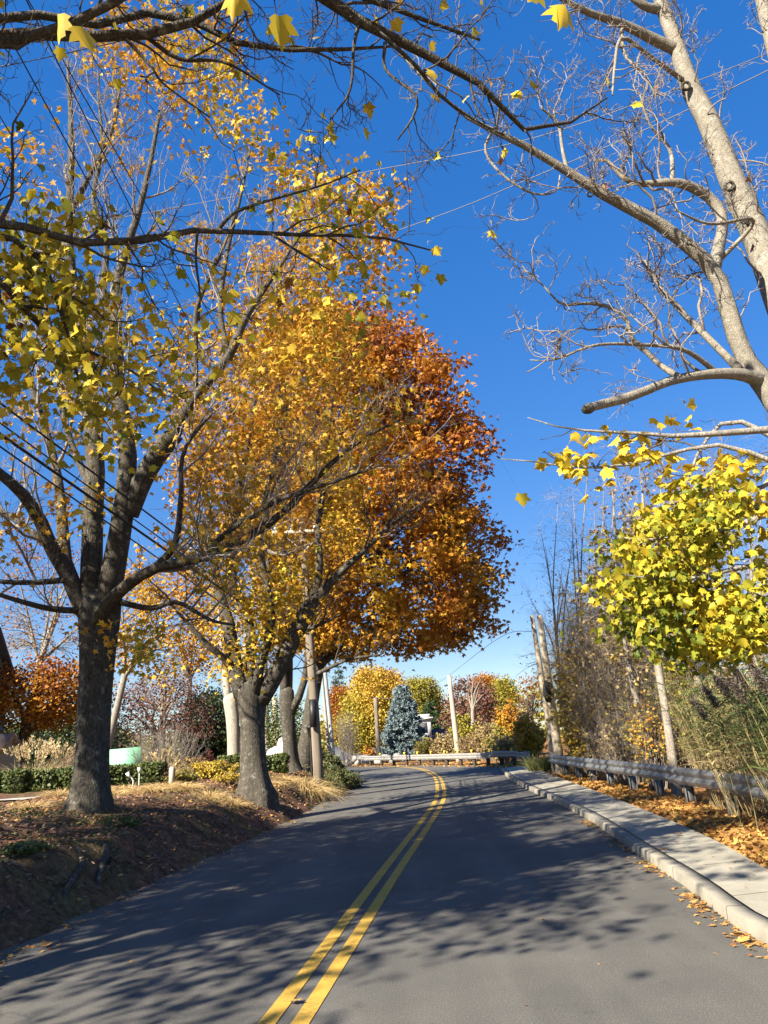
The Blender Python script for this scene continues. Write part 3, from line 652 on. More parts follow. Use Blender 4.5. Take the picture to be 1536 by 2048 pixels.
e = fp[-1]; g = Geo(); d = nrm(fp[-1] - fp[-2]); g.box((*(e + d * 0.25), tz(*e) + 0.55), (0.5, 0.02, 0.42), math.atan2(d[1], d[0]) + 0.5); g.tubes(np.array([[[*(e + d * 0.47), tz(*e) + 0.3], [*(e + d * 0.47), tz(*e) + 0.8]]]), np.array([[0.12, 0.12]]), 8, cap=True)
link('end_plate', g, M['galv_pale'], t, b, smooth=False)
# near guardrail behind the sidewalk
gp = np.array([gnd(1098, 1548, .1)[:2], gnd(1171, 1566, .1)[:2], gnd(1223, 1578, .1)[:2], gnd(1298, 1595, .1)[:2], gnd(1372, 1615, .1)[:2], gnd(1470, 1640, .1)[:2], (4.85, 8.5), (4.65, 6.6), (4.5, 5.0), (4.4, 3.0), (4.35, 0), (4.35, -6)])
gp = gp + np.array([0.1, 0]); gr = resample(gp, step=0.35)
pl = resample(gp, step=1.9); po = offset(pl, -0.17); pr = [math.atan2(*(pl[min(i + 1, len(pl) - 1)] - pl[max(i - 1, 0)])[::-1]) for i in range(len(pl))]
t, b = guardrail('grey galvanised guardrail behind the concrete sidewalk', gr, terr(gr[:, 0], gr[:, 1]) * 0 + 0.1, 0.70, 1, 'galv', 'galv', [(*po[i], pr[i]) for i in range(len(pl)) if po[i][1] > 2])
print('near rail', np.round(gp[:7], 2).tolist(), 'far rail', np.round(fp[[0, 6, 13]], 2).tolist())

# ------------------------------------------------------------------ poles and wires
def pole(label, base_px, top_px, Y, d0, d1, m, name='utility_pole', zb=None, cat='utility pole'):
    p0 = at(*base_px, Y); p1 = at(*top_px, Y); zg = tz(p0[0], p0[1]) - 0.3; p0 = p0 + (p1 - p0) * ((zg - p0[2]) / (p1[2] - p0[2]))
    t = thing(name, label, cat, p0); g = Geo(); s = np.linspace(0, 1, 8)[:, None]
    g.tubes((p0 * (1 - s) + p1 * s)[None], np.linspace(d0 / 2, d1 / 2, 8)[None], 14, cap=True); link('shaft', g, M[m], t, p0); return t, p0, p1
UPY = 25.0
t, b, UT = pole('tall weathered utility pole with crossarm behind the second maple', (636, 1530), (604, 1045), UPY, 0.36, 0.24, 'pole')
ca = at(604, 1066, UPY); cl = at(556, 1068, UPY + 0.15); ax = nrm(ca - cl)
g = Geo(); cc = ca + ax * 0.05; g.box(cc - np.array([0, 0.17, 0]), (2.3, 0.1, 0.12), 0, axes=np.array([ax, np.cross([0, 0, 1.0], ax), [0, 0, 1]])); A = link('crossarm', g, M['pole_pale'], t, b, smooth=False)
INS = []
for s in (-1.05, -0.45, 0.45, 1.05):
    p = cc + ax * s - np.array([0, 0.17, 0]) + np.array([0, 0, 0.06]); g = Geo(); g.tubes(np.array([[p, p + [0, 0, .05], p + [0, 0, .09], p + [0, 0, .15], p + [0, 0, .19]]]), np.array([[.02, .02, .05, .045, .015]]), 10, cap=True); link('insulator', g, M['ceramic'], A, b); INS.append(p + [0, 0, .2])
g = Geo()
for s in (-0.75, 0.75):
    q = cc + ax * s - np.array([0, 0.1, 0.06]); w = cc + np.array([0, -0.13, -0.75]); g.tubes(np.array([[q, w]]), np.array([[.018, .018]]), 6)
link('brace', g, M['galv'], t, b)
g = Geo(); q = at(627, 1400, UPY); g.tubes(np.array([[q + [0.0, -0.3, 0], q + [0.0, -0.3, -0.9]]]), np.array([[.12, .12]]), 12, cap=True); link('splice_case', g, M['black'], t, b)
t, b, _ = pole('right one of two thin grey poles standing close together beyond the utility pole', (668, 1527), (646, 1300), 46, 0.27, 0.22, 'pole_grey', 'steel_pole', cat='pole')
t, b, _ = pole('left one of two thin grey poles standing close together beyond the utility pole', (660.5, 1527), (639, 1300), 46.3, 0.22, 0.18, 'pole_grey', 'steel_pole', cat='pole')
t, b, P757 = pole('short brown timber pole in front of the yellow tree and spruce', (757.5, 1512), (751, 1395), 62, 0.42, 0.34, 'pole')
t, b, P905 = pole('slender pale timber pole rising from the brush behind the far guardrail', (916, 1505), (898, 1351), 52, 0.42, 0.30, 'pole_pale')
t, b, PR1 = pole('thicker right pole of the leaning pair at the end of the sidewalk guardrail', (1118, 1515), (1079, 1231), 27.5, 0.36, 0.22, 'pole_pale')
g = Geo(); q = at(1094, 1383, 27.2); ax_ = nrm(np.array([-0.8, 0.5, 0.05])); s = np.linspace(0, 1, 7)[:, None]
k = 26; a = np.arange(k) * 2 * math.pi / k; U = nrm(np.cross(ax_, [0, 0, 1.0])); V = np.cross(U, ax_)
rings = [(0.0, 0.40), (0.05, 0.41), (0.11, 0.36), (0.16, 0.24), (0.18, 0.05)]
v = np.concatenate([q + ax_ * (-o) + r * (np.cos(a)[:, None] * U + np.sin(a)[:, None] * V) for o, r in rings]); i = np.arange(4)[:, None] * k; j = np.arange(k)[None]; j2 = (j + 1) % k
g.add(v, np.stack([i + j, i + j2, i + k + j2, i + k + j], -1).reshape(-1, 4)); g.more(np.arange(k)[None], 0); g.more((4 * k + np.arange(k)[::-1])[None], 0)
tm = thing('traffic_mirror', 'dark round traffic mirror fixed to the leaning pole pair', 'mirror', q); link('mirror_housing', g, M['mirror_back'], tm, q)
g = Geo(); g.tubes(np.array([[q - ax_ * 0.12, at(1101, 1384, 27.5)]]), np.array([[.03, .03]]), 8); link('bracket', g, M['black'], tm, q)
t, b, PR2 = pole('thinner left pole of the leaning pair at the end of the sidewalk guardrail', (1107, 1512), (1064, 1231), 28.6, 0.29, 0.17, 'pole_pale')
wires = 0
def wire(label, pts, r, m, sag=0.0, n=40, group=None):
    P = np.array(pts, float); s = np.linspace(0, 1, n)
    if len(P) == 2:
        Q = P[0] * (1 - s[:, None]) + P[1] * s[:, None]; Q[:, 2] -= sag * 4 * s * (1 - s)
    else: Q = resample(P, n=n)
    g = Geo(); g.tubes(Q[None], np.full((1, n), r), 6); o = link('utility_wire', g, M[m], None, Q[0]); return tag(o, label, 'wire', group)
def through(p_far, x, y, Y, back=-12):
    q = at(x, y, Y); d = q - p_far; s = (back - p_far[1]) / d[1]; return p_far + d * s
CE = []
wire('first thin wire of three sloping steeply across the bare left tree tops', [INS[0], through(INS[0], 60, 150, 6.5)], 0.009, 'wire')
wire('middle thin wire of three sloping steeply across the bare left tree tops', [INS[1], through(INS[1], 108, 110, 6.5)], 0.009, 'wire')
wire('third thin wire, the rightmost sloping steeply across the left tree tops', [INS[3], through(INS[3], 215, 275, 9.0)], 0.009, 'wire')
for k_, (y0, r, lab) in enumerate([(806, .017, 'upper thick black cable sloping past the first maple fork'), (868, .023, 'lower thick black cable, heaviest of the bundle past the first maple'), (893, .013, 'lowest black cable under the heavy bundle past the first maple'), (846, .012, 'thin black line between the two thick cables past the first maple')]):
    f = at(618, [1268, 1300, 1330, 1290][k_], UPY - 0.25); CE.append(through(f, 0, y0, 9.0, 7.2)); wire(lab, [f, CE[-1]], r, 'wire', 0.0)
e = np.mean(CE, 0); e = np.array([e[0] - .22, e[1], 0]); zg = tz(e[0], e[1]); t = thing('utility_pole', 'added unseen utility pole just outside the left edge, ending the thick black cables', 'utility pole', (e[0], e[1], zg)); g = Geo(); s = np.linspace(0, 1, 8)[:, None]  # added unseen pole; ends the cables early, keeping their shadow stripes off the road
g.tubes((np.array([e[0], e[1], zg - .3]) * (1 - s) + np.array([e[0], e[1], 8.2]) * s)[None], np.linspace(.16, .12, 8)[None], 12, cap=True); link('shaft', g, M['pole'], t, org(t))
wire('thin upper service wire crossing the sky from left to upper right', [at(-60, 490, 19), at(450, 397, 17.5), at(725, 345, 16), at(1048, 281, 14), at(1368, 172, 12), at(1700, 40, 10.5)], 0.010, 'wire_grey')
wire('thin lower service wire crossing the open blue sky beside the orange maple', [at(130, 690, 21), at(240, 650, 20), at(450, 580, 18), at(860, 438, 14.5), at(1060, 357, 13), at(1300, 255, 11.5), at(1700, 60, 9.5)], 0.010, 'wire_grey')
wire('faint wire from the leaning pole pair to the pale pole', [at(1074, 1262, 28.6), at(1000, 1275, 36), P905], 0.012, 'wire_grey')
wire('faint wire between the pale pole and the brown pole', [P905, P757], 0.014, 'wire_grey', 0.6)
wire('faint wire stretched from the brown pole to the thin grey poles', [P757, at(650, 1345, 46)], 0.012, 'wire_grey', 0.4)
wire('thin guy wire running from the left maple branch into the upper left corner', [at(0, 133, 5.2), at(40, 126, 5.2), at(140, 105, 5.3), at(260, 78, 5.5)], 0.005, 'wire_grey')

# ------------------------------------------------------------------ houses and garden things
def gable(label, c, size, rot, wh, rh, wallm, roofm, wins=(), over=0.35, name='house', cat='house'):
    """ridge along local x; wins: (wall 'f'/'l', x, z, w, h)"""
    z = tz(*c) - 0.1; b = np.array([*c, z]); t = thing(name, label, cat, b); L, D = size; ca, sa = math.cos(rot), math.sin(rot); A = np.array([[ca, sa, 0], [-sa, ca, 0], [0, 0, 1]])
    g = Geo(); l, d = L / 2, D / 2
    v = [(-l, -d, 0), (l, -d, 0), (l, d, 0), (-l, d, 0), (-l, -d, wh), (l, -d, wh), (l, d, wh), (-l, d, wh), (-l, 0, wh + rh), (l, 0, wh + rh)]
    g.add(np.array(v) @ A + b, [[0, 1, 5, 4], [2, 3, 7, 6]]); g.more([[0, 4, 8, 7, 3], [1, 2, 6, 9, 5]], 0); link('wall', g, M[wallm], t, b, smooth=False)
    g = Geo(); s = math.hypot(d + over, rh * (d + over) / d); an = math.atan2(rh, d)
    for sg in (-1, 1):
        ax = np.array([[1, 0, 0], [0, math.cos(an), -sg * math.sin(an)], [0, sg * math.sin(an), math.cos(an)]])
        cen = np.array([0, sg * (d + over) / 2, wh + rh - rh / d * (d + over) / 2 + 0.09])
        g.box(cen @ A + b, (L + 2 * over, s, 0.14), axes=ax @ A)
    link('roof', g, M[roofm], t, b, smooth=False)
    for (w, x, zz, ww, hh) in wins:
        y = -d - 0.02 if w == 'f' else 0; g = Geo(); gl = Geo()
        c0 = np.array([x, -d - 0.02, zz]) if w == 'f' else np.array([l + 0.02, x, zz]); sx = (lambda a, h, q=w: (a, 0.07, h) if q == 'f' else (0.07, a, h))
        for dx, dz, a, h in ((0, hh / 2, ww + .2, .1), (0, -hh / 2, ww + .2, .1), (-ww / 2, 0, .1, hh - .1), (ww / 2, 0, .1, hh - .1), (0, 0, .05, hh - .1)):
            o = np.array([dx, 0, dz]) if w == 'f' else np.array([0, dx, dz]); g.box((c0 + o) @ A + b, sx(a, h), axes=A)
        f = link('window', g, M['trim'], t, b, smooth=False); gl.box((c0 + np.array([0, 0.012, 0] if w == 'f' else [-0.012, 0, 0])) @ A + b, (ww - .1, .03, hh - .1) if w == 'f' else (.03, ww - .1, hh - .1), axes=A); link('pane', gl, M['glass'], f, b, smooth=False)
    return t, b, A
p = at(712, 1505, 78); gable('low grey shingled house with white window trim beneath the yellow tree', (p[0], p[1] + 3.0), (5.6, 5.0), -0.25, 2.6, 1.3, 'shingle', 'roof', [('f', -0.4, 1.5, 0.5, 1.3), ('f', 1.9, 1.5, 0.8, 1.3), ('f', -2.0, 1.5, 0.7, 1.2)])
p = at(866, 1490, 80); t, b, A = gable('dark roofed house with white cupola half hidden behind the blue spruce', (p[0] - 1.8, p[1] + 4), (9.5, 7.5), -0.08, 2.6, 2.3, 'shingle', 'roof', [('f', 3.5, 1.4, 0.9, 1.2)])
q = at(848, 1458, 80)
g = Geo(); g.box((q[0], q[1] + 2.5, q[2] - 0.3), (1.7, 1.7, 2.6)); cu = link('cupola', g, M['trim'], t, b, smooth=False); g = Geo(); g.box((q[0], q[1] + 2.5, q[2] + 1.12), (2.3, 2.3, 0.22)); g.box((q[0], q[1] + 2.5, q[2] + 1.4), (1.6, 1.6, 0.34)); link('cap', g, M['trim'], cu, b, smooth=False)
g = Geo(); g.box((q[0], q[1] + 1.64, q[2] + 0.15), (0.9, 0.03, 1.1)); link('louver', g, M['roof'], cu, b, smooth=False)
p = at(-75, 1450, 30); gable('tall grey shingled house wall at the left edge of the picture', (p[0] - 2.6, p[1] + 1), (5.2, 6), 0.2, 4.6, 2.0, 'shingle', 'roof', [('l', -1.2, 3.2, 0.9, 1.2), ('l', 1.2, 3.2, 0.9, 1.2)])
p = at(-34, 1530, 23); gable('small grey outbuilding with brown roof and white eave at left edge', (p[0] - 1.15, p[1] + 1), (2.6, 2.4), 0.15, 1.1, 0.55, 'shingle', 'roof_brown', [('f', 0.6, 0.6, 0.5, 0.5)], 0.15, 'outbuilding', 'outbuilding')
# mint board, sculpture, lantern, lights, path
p = at(248, 1536, 27); zg = tz(p[0], p[1]); tb = thing('screen_board', 'mint green rectangular screen board standing behind the clipped hedge', 'screen', (p[0], p[1], zg)); wd = 62 * 27 / F / 1.0; zt = at(248, 1501, 27)[2]
ax = np.array([[0.998, 0.05, 0.03], [-0.05, 0.998, 0], [-0.03, 0, 0.998]]); g = Geo(); g.box((p[0], p[1], (zg + zt) / 2 + 0.05), (wd * 1.02, 0.05, zt - zg + 0.05), axes=ax); link('panel', g, M['mint'], tb, org(tb), smooth=False)
for s in (-1, 1):
    g = Geo(); g.box((p[0] + s * wd * 0.42, p[1] + 0.09, (zg + zt) / 2 - 0.1), (0.07, 0.07, zt - zg)); link('post', g, M['pole'], tb, org(tb), smooth=False)
p = at(563, 1512, 33); zg = tz(p[0], p[1]); st = thing('stone_sculpture', 'white rounded stone sculpture beside the third maple trunk', 'sculpture', (p[0], p[1], zg))
def lump(g, c, r, k=1.0, tone=.5):
    th = np.linspace(0, math.pi, 10)[1:-1]; ph = np.arange(14) * 2 * math.pi / 14; v = np.array([[math.sin(a) * math.cos(q), math.sin(a) * math.sin(q), math.cos(a)] for a in th for q in ph]); v = v * np.array(r) * (1 + 0.12 * wav(v + np.array(c), 2.5, 3))[:, None] + c
    i = np.arange(7)[:, None] * 14; j = np.arange(14)[None]; j2 = (j + 1) % 14; g.add(v, np.stack([i + j, i + 14 + j, i + 14 + j2, i + j2], -1).reshape(-1, 4), tone); g.more(np.arange(14)[None], g.n - len(v)); g.more((7 * 14 + np.arange(14)[::-1])[None], g.n - len(v))
g = Geo(); lump(g, (p[0], p[1], zg + 0.2), (0.75, 0.45, 0.35)); lump(g, (p[0] - 0.15, p[1], zg + 0.55), (0.5, 0.35, 0.32)); lump(g, (p[0] + 0.12, p[1], zg + 0.95), (0.28, 0.25, 0.3)); link('stone', g, M['stone'], st, org(st))
p = at(623, 1526, 27); zg = tz(p[0], p[1]); ln = thing('lamp_post', 'slim black lamp post close beside the tall utility pole', 'lamp post', (p[0], p[1], zg)); g = Geo(); zt = at(623, 1456, 27)[2]
g.tubes(np.array([[[p[0], p[1], zg - .1], [p[0], p[1], zt - 0.3]]]), np.array([[.04, .035]]), 10); link('post', g, M['black'], ln, org(ln)); g = Geo(); g.tubes(np.array([[[p[0], p[1], zt - .32], [p[0], p[1], zt - .28], [p[0], p[1], zt], [p[0], p[1], zt + .02], [p[0], p[1], zt + .14]]]), np.array([[.07, .09, .13, .17, .02]]), 8, cap=True); link('lantern', g, M['black'], ln, org(ln))
for (x, y, lab, top) in ((266, 1570, 'bent pale garden spotlight in front of the clipped hedge', 1552), (278, 1566, 'straight pale garden spotlight right of the bent one by the hedge', 1543)):
    p = at(x, y, 19.5); zg = tz(p[0], p[1]); sp = thing('garden_light', lab, 'garden light', (p[0], p[1], zg)); z1 = at(x, top, 19.5)[2]; o = -0.08 if x == 266 else 0
    g = Geo(); g.tubes(np.array([[[p[0], p[1], zg - .1], [p[0], p[1], zg + (z1 - zg) * .7], [p[0] + o, p[1], z1]]]), np.array([[.012, .012, .012]]), 6); link('stake', g, M['trim'], sp, org(sp)); g = Geo(); g.tubes(np.array([[[p[0] + o, p[1], z1 - .03], [p[0] + o * 2, p[1] - .03, z1 + .09]]]), np.array([[.025, .05]]), 8, cap=True); link('lamp_head', g, M['trim'], sp, org(sp))
p = at(344, 1556, 20.5); zg = tz(p[0], p[1]); g = Geo(); g.tubes(np.array([[[p[0], p[1], zg - .1], [p[0], p[1], zg + .45], [p[0], p[1], zg + .5]]]), np.array([[.09, .085, .05]]), 9, cap=True); tag(link('wooden_stake', g, M['pole_pale'], None, (p[0], p[1], zg)), 'short pale wooden stake in front of the tan grass clump', 'stake')
g = Geo(); c = np.array([(-16, 17.2), (-12, 17.9), (-9.2, 18.4), (-7.6, 19.4)]); c = resample(c, n=20); wv_ = np.linspace(0.55, 0.12, 20)[:, None]; a_, b_ = c + np.array([0, 1]) * wv_, c - np.array([0, 1]) * wv_
za = terr(a_[:, 0], a_[:, 1]) + .035; zb = terr(b_[:, 0], b_[:, 1]) + .035; v = np.concatenate([np.c_[a_, za], np.c_[b_, zb]]); i = np.arange(19); g.add(v, np.stack([i, i + 20, i + 21, i + 1], 1)); tag(link('garden_path', g, M['path']), kind='structure')

# ------------------------------------------------------------------ the three maples on the left bank
def maple(label, trunk, limbs, L1, L2, L3, name='maple_tree', bark='bark_dark', twig='bark_twig', wig=0.16, up=0.22, z0=None, hi_bark=None, fl=0.34, flh=0.3, kt=20, rr=(.009, .0055, .0035), wig3=0.22, jit=0.0):
    """trunk/limbs traced; L1, L2, L3 = (density per metre, length range)"""
    b = trunk[0][0].copy(); b[2] = tz(b[0], b[1]) - 0.1; t = thing(name, label, 'tree', b); g = Geo()
    flare(trunk[0], trunk[1], b[2] + 0.12, kt, 7, g, fl, flh)
    P, R = stack(limbs)
    g.tubes(P, R, 10, cap=True); link('trunk', g, M[bark], t, b)
    A, AR = grow(P, R, L1[0], L1[1], 9, (28, 60), up, wig, 0.22, rk=0.62, rmin=rr[0])
    B, BR = grow(A, AR, L2[0], L2[1], 7, (28, 62), up, wig * 1.2, 0.15, rk=0.62, rmin=rr[1])
    C, CR = grow(B, BR, L3[0], L3[1], 5, (30, 65), up * 0.8, wig3, 0.1, rk=0.6, rmin=rr[2])
    print(label[:30], len(A), len(B), len(C))
    g = Geo(); g.tubes(A, AR, 6); g.tubes(B, BR, 4); g.tubes(C, CR, 3)
    link('branches', g, M[twig], t, b)
    return t, b, (P, R), (A, AR), (B, BR), (C, CR)
# --- first maple
Y1 = 13.2
tr = limb([(178, 1668, Y1, 78), (180, 1600, Y1, 70), (184, 1500, Y1, 64), (189, 1400, Y1, 64), (196, 1300, Y1, 68), (200, 1235, Y1, 78), (199, 1205, Y1, 70)], 26)
o = 1.0
lim = [limb([(185, 1240, Y1, 44), (163, 1210, Y1, 36), (137, 1150, Y1 - .2, 31), (104, 1100, Y1 - .4, 28), (83, 1046, Y1 - .7, 26), (42, 983, Y1 - 1.1, 23), (-10, 940, Y1 - 1.5, 20), (-120, 850, Y1 - 2, 12)]),
       limb([(150, 1175, Y1, 30), (128, 1117, Y1 + .3, 26), (124, 1033, Y1 + .6, 22), (118, 967, Y1 + .9, 19), (103, 900, Y1 + 1.2, 16), (67, 783, Y1 + 1.6, 13), (30, 640, Y1 + 2, 9), (5, 480, Y1 + 2.4, 6)]),
       limb([(187, 1235, Y1, 54), (183, 1150, Y1, 42), (184, 1060, Y1 + .1, 40), (191, 950, Y1 + .1, 37), (187, 860, Y1 + .2, 34), (178, 740, Y1 + .3, 26), (160, 620, Y1 + .3, 22), (137, 520, Y1 + .3, 19), (138, 430, Y1 + .4, 16), (143, 330, Y1 + .5, 13), (142, 240, Y1 + .6, 10), (135, 120, Y1 + .7, 6)], 22),
       limb([(212, 1240, Y1, 54), (226, 1140, Y1 - .2, 46), (243, 1050, Y1 - .4, 42), (256, 950, Y1 - .6, 38), (253, 867, Y1 - .7, 32), (232, 760, Y1 - .8, 26), (232, 650, Y1 - .8, 22), (238, 540, Y1 - .8, 18), (270, 450, Y1 - .8, 14), (300, 330, Y1 - .7, 10), (320, 220, Y1 - .6, 6)], 22),
       limb([(258, 1030, Y1 - .4, 38), (285, 960, Y1 - .6, 40), (318, 905, Y1 - .8, 40), (346, 872, Y1 - .9, 38), (352, 866, Y1 - .9, 36)], 8),
       limb([(345, 882, Y1 - .9, 26), (366, 830, Y1 - 1.0, 22), (410, 770, Y1 - 1.1, 20), (458, 715, Y1 - 1.2, 18), (480, 660, Y1 - 1.2, 16), (500, 620, Y1 - 1.2, 13), (545, 555, Y1 - 1.3, 9), (600, 470, Y1 - 1.4, 6)]),
       limb([(458, 718, Y1 - 1.2, 15), (440, 620, Y1 - 1.0, 11), (455, 500, Y1 - .9, 9), (480, 400, Y1 - .8, 6), (500, 300, Y1 - .8, 4)]),
       limb([(390, 790, Y1 - 1.0, 14), (391, 680, Y1 - .9, 11), (395, 610, Y1 - .9, 9), (440, 510, Y1 - .9, 7), (470, 430, Y1 - .9, 5)]),
       limb([(192, 1250, Y1 - .2, 30), (215, 1205, Y1 - .4, 27), (262, 1165, Y1 - .7, 24), (312, 1133, Y1 - 1, 22), (400, 1118, Y1 - 1.3, 19), (500, 1072, Y1 - 1.7, 17), (583, 1012, Y1 - 2.1, 15), (637, 950, Y1 - 2.4, 12), (720, 880, Y1 - 2.8, 8), (800, 840, Y1 - 3.1, 5)], 18),
       limb([(312, 1133, Y1 - 1, 17), (350, 1090, Y1 - 1.2, 14), (362, 1000, Y1 - 1.4, 11), (368, 900, Y1 - 1.5, 8), (430, 820, Y1 - 1.5, 5)]),
       limb([(400, 1118, Y1 - 1.3, 13), (460, 1060, Y1 - 1.8, 11), (560, 1000, Y1 - 2.3, 9), (680, 960, Y1 - 2.8, 6), (760, 930, Y1 - 3.2, 4)]),
       limb([(225, 1200, Y1, 14), (300, 1217, Y1 - .4, 11), (354, 1204, Y1 - .7, 9), (420, 1240, Y1 - 1.0, 7), (470, 1250, Y1 - 1.2, 4)]),
       limb([(170, 1222, Y1, 14), (104, 1218, Y1 - .5, 12), (42, 1203, Y1 - .9, 10), (-30, 1180, Y1 - 1.2, 7)]),
       limb([(130, 1160, Y1 - .2, 13), (70, 1165, Y1 - .5, 11), (0, 1163, Y1 - .8, 9), (-80, 1150, Y1 - 1, 5)]),
       limb([(104, 1100, Y1 - .4, 15), (40, 1045, Y1 - .2, 12), (-20, 1010, Y1, 9), (-110, 960, Y1 + .2, 5)]),
       limb([(186, 1000, Y1, 17), (172, 955, Y1 + .4, 15), (130, 850, Y1 + .8, 12), (110, 700, Y1 + 1.2, 10), (80, 560, Y1 + 1.5, 8), (60, 420, Y1 + 1.8, 5)]),
       limb([(232, 650, Y1 - .8, 16), (205, 590, Y1 - .5, 13), (215, 480, Y1 - .3, 11), (185, 400, Y1 - .1, 9), (205, 300, Y1, 7), (195, 180, Y1 + .1, 4)]),
       limb([(138, 430, Y1 + .4, 12), (180, 350, Y1 + .2, 10), (225, 260, Y1, 8), (240, 170, Y1, 5)])]
lim = [(np.stack([np.interp(np.linspace(0, 1, 16), np.linspace(0, 1, len(p)), p[:, k]) for k in range(3)], 1), np.interp(np.linspace(0, 1, 16), np.linspace(0, 1, len(r)), r)) for p, r in lim]
t, b, P0, A, B, C = maple('large maple nearest on the left bank, thick mottled trunk and half bare crown', tr, lim, (2.6, (0.9, 2.6)), (5.5, (0.4, 1.3)), (7, (0.15, 0.5)), twig='twig_grey')
def golds(p): return 0.42 + 0.2 * wav(p, 0.9, 8) + rng.normal(0, 0.09, len(p))
def keep1(p):                                   # the top of this crown has dropped its leaves
    f = wav(p, 0.75, 12) + 0.35 * rng.normal(size=len(p)); return f > np.where(p[:, 2] > 6.3, 0.45, 0.1)
g = Geo(); twig_leaves(g, *C, 2.6, (0.09, 0.15), golds, 1, 0.2, keep=keep1); twig_leaves(g, *B, 2.8, (0.09, 0.15), golds, 1, 0.3, keep=keep1)
cl = []
for x, y, n, s in ((330, 690, 20, 50), (560, 720, 50, 70), (600, 620, 40, 60), (250, 830, 24, 60), (430, 900, 22, 60), (300, 150, 36, 55), (400, 120, 40, 55), (350, 60, 40, 50), (470, 240, 28, 45), (230, 60, 36, 45), (440, 180, 24, 40), (620, 400, 55, 60), (690, 440, 50, 55), (700, 530, 45, 60), (740, 400, 22, 30), (560, 330, 16, 40), (30, 320, 20, 50), (590, 880, 20, 60), (500, 980, 16, 50), (160, 980, 12, 50), (250, 1290, 22, 40), (60, 1080, 10, 50)):
    for k in range(n): cl.append(at(x + rng.normal(0, s), y + rng.normal(0, s * 0.8), Y1 + rng.normal(-0.6, 0.9)))
cl = np.array(cl); S = np.concatenate([A[0].reshape(-1, 3), B[0][:, ::2].reshape(-1, 3)]); SR = np.concatenate([A[1].ravel(), B[1][:, ::2].ravel()])
cp, cr_ = connect(cl, S, SR, rmax=0.008); clump_leaves(g, cl, 9, 0.17, (0.09, 0.15), golds, 1)
link('crown', g, M['leaf_gold'], t, b, smooth=False); g = Geo(); g.tubes(cp, cr_, 3); link('twigs', g, M['bark_twig'], t, b)

# --- second maple
Y2 = 18.6
tr = limb([(515, 1640, Y2, 66), (512, 1590, Y2, 58), (507, 1520, Y2, 50), (505, 1450, Y2, 49), (503, 1400, Y2, 58), (503, 1375, Y2, 52)], 24)
lim = [limb([(490, 1405, Y2, 38), (477, 1370, Y2, 34), (466, 1310, Y2 + .2, 31), (458, 1250, Y2 + .3, 26), (440, 1190, Y2 + .5, 20), (428, 1130, Y2 + .6, 17), (420, 1040, Y2 + .7, 13), (400, 930, Y2 + .9, 10), (380, 800, Y2 + 1, 6)]),
       limb([(503, 1390, Y2 + .2, 26), (503, 1330, Y2 + .3, 22), (497, 1230, Y2 + .5, 20), (466, 1180, Y2 + .5, 19), (468, 1080, Y2 + .6, 17), (480, 980, Y2 + .8, 13), (500, 860, Y2 + 1, 10), (520, 740, Y2 + 1.2, 6)]),
       limb([(510, 1385, Y2 - .2, 24), (522, 1320, Y2 - .3, 20), (545, 1240, Y2 - .4, 16), (525, 1130, Y2 - .4, 14), (522, 1040, Y2 - .4, 12), (545, 930, Y2 - .3, 9), (575, 800, Y2 - .2, 6)]),
       limb([(520, 1400, Y2, 40), (541, 1365, Y2 - .1, 38), (566, 1320, Y2 - .2, 36), (592, 1265, Y2 - .3, 34), (612, 1226, Y2 - .4, 36), (620, 1212, Y2 - .4, 34)], 8),
       limb([(612, 1225, Y2 - .4, 24), (640, 1190, Y2 - .5, 20), (680, 1145, Y2 - .6, 16), (730, 1100, Y2 - .7, 12), (780, 1050, Y2 - .8, 8), (840, 1010, Y2 - .9, 5)]),
       limb([(625, 1205, Y2 - .4, 18), (640, 1140, Y2 - .3, 15), (636, 1060, Y2 - .2, 13), (650, 960, Y2, 10), (660, 840, Y2 + .2, 7), (680, 720, Y2 + .4, 4)]),
       limb([(466, 1340, Y2, 15), (440, 1310, Y2 - .3, 13), (415, 1290, Y2 - .5, 12), (370, 1240, Y2 - .7, 7), (330, 1200, Y2 - .8, 4)]),
       limb([(535, 1378, Y2, 12), (570, 1300, Y2 + .6, 10), (600, 1270, Y2 + .8, 8), (680, 1230, Y2 + 1, 5)])]
lim = [(np.stack([np.interp(np.linspace(0, 1, 14), np.linspace(0, 1, len(p)), p[:, k]) for k in range(3)], 1), np.interp(np.linspace(0, 1, 14), np.linspace(0, 1, len(r)), r)) for p, r in lim]
t, b, P0, A, B, C = maple('forked maple second along the left bank with a thick sawn off limb', tr, lim, (2.4, (1.0, 3.0)), (5.0, (0.5, 1.4)), (5, (0.2, 0.5)), hi_bark=True, fl=0.5, flh=0.35)
prof = profile([(480, 560, 650), (620, 430, 700), (760, 340, 760), (880, 330, 770), (1000, 330, 760), (1120, 340, 720), (1240, 330, 640), (1330, 300, 560), (1370, 300, 470)], Y2)
Cc = crown_points(prof, Y2, 820, 2.6, 0.15, 1.0, -0.05, 0.8)
def golds2(p): return 0.47 + 0.02 * (p[:, 0] + 3.5) + 0.18 * wav(p, 0.8, 9) + rng.normal(0, 0.08, len(p))
g = Geo(); twig_leaves(g, *C, 2.5, (0.09, 0.15), golds2, 1, 0.2); clump_leaves(g, Cc, 17, 0.28, (0.09, 0.15), golds2, 1); link('crown', g, M['leaf_gold'], t, b, smooth=False)
S = np.concatenate([A[0].reshape(-1, 3), B[0].reshape(-1, 3), P0[0][:, 4:].reshape(-1, 3)]); SR = np.concatenate([A[1].ravel(), B[1].ravel(), P0[1][:, 4:].ravel()])
cp, cr_ = connect(Cc, S, SR, rmax=0.016); g = Geo(); g.tubes(cp, cr_, 3); link('twigs', g, M['bark_twig'], t, b)

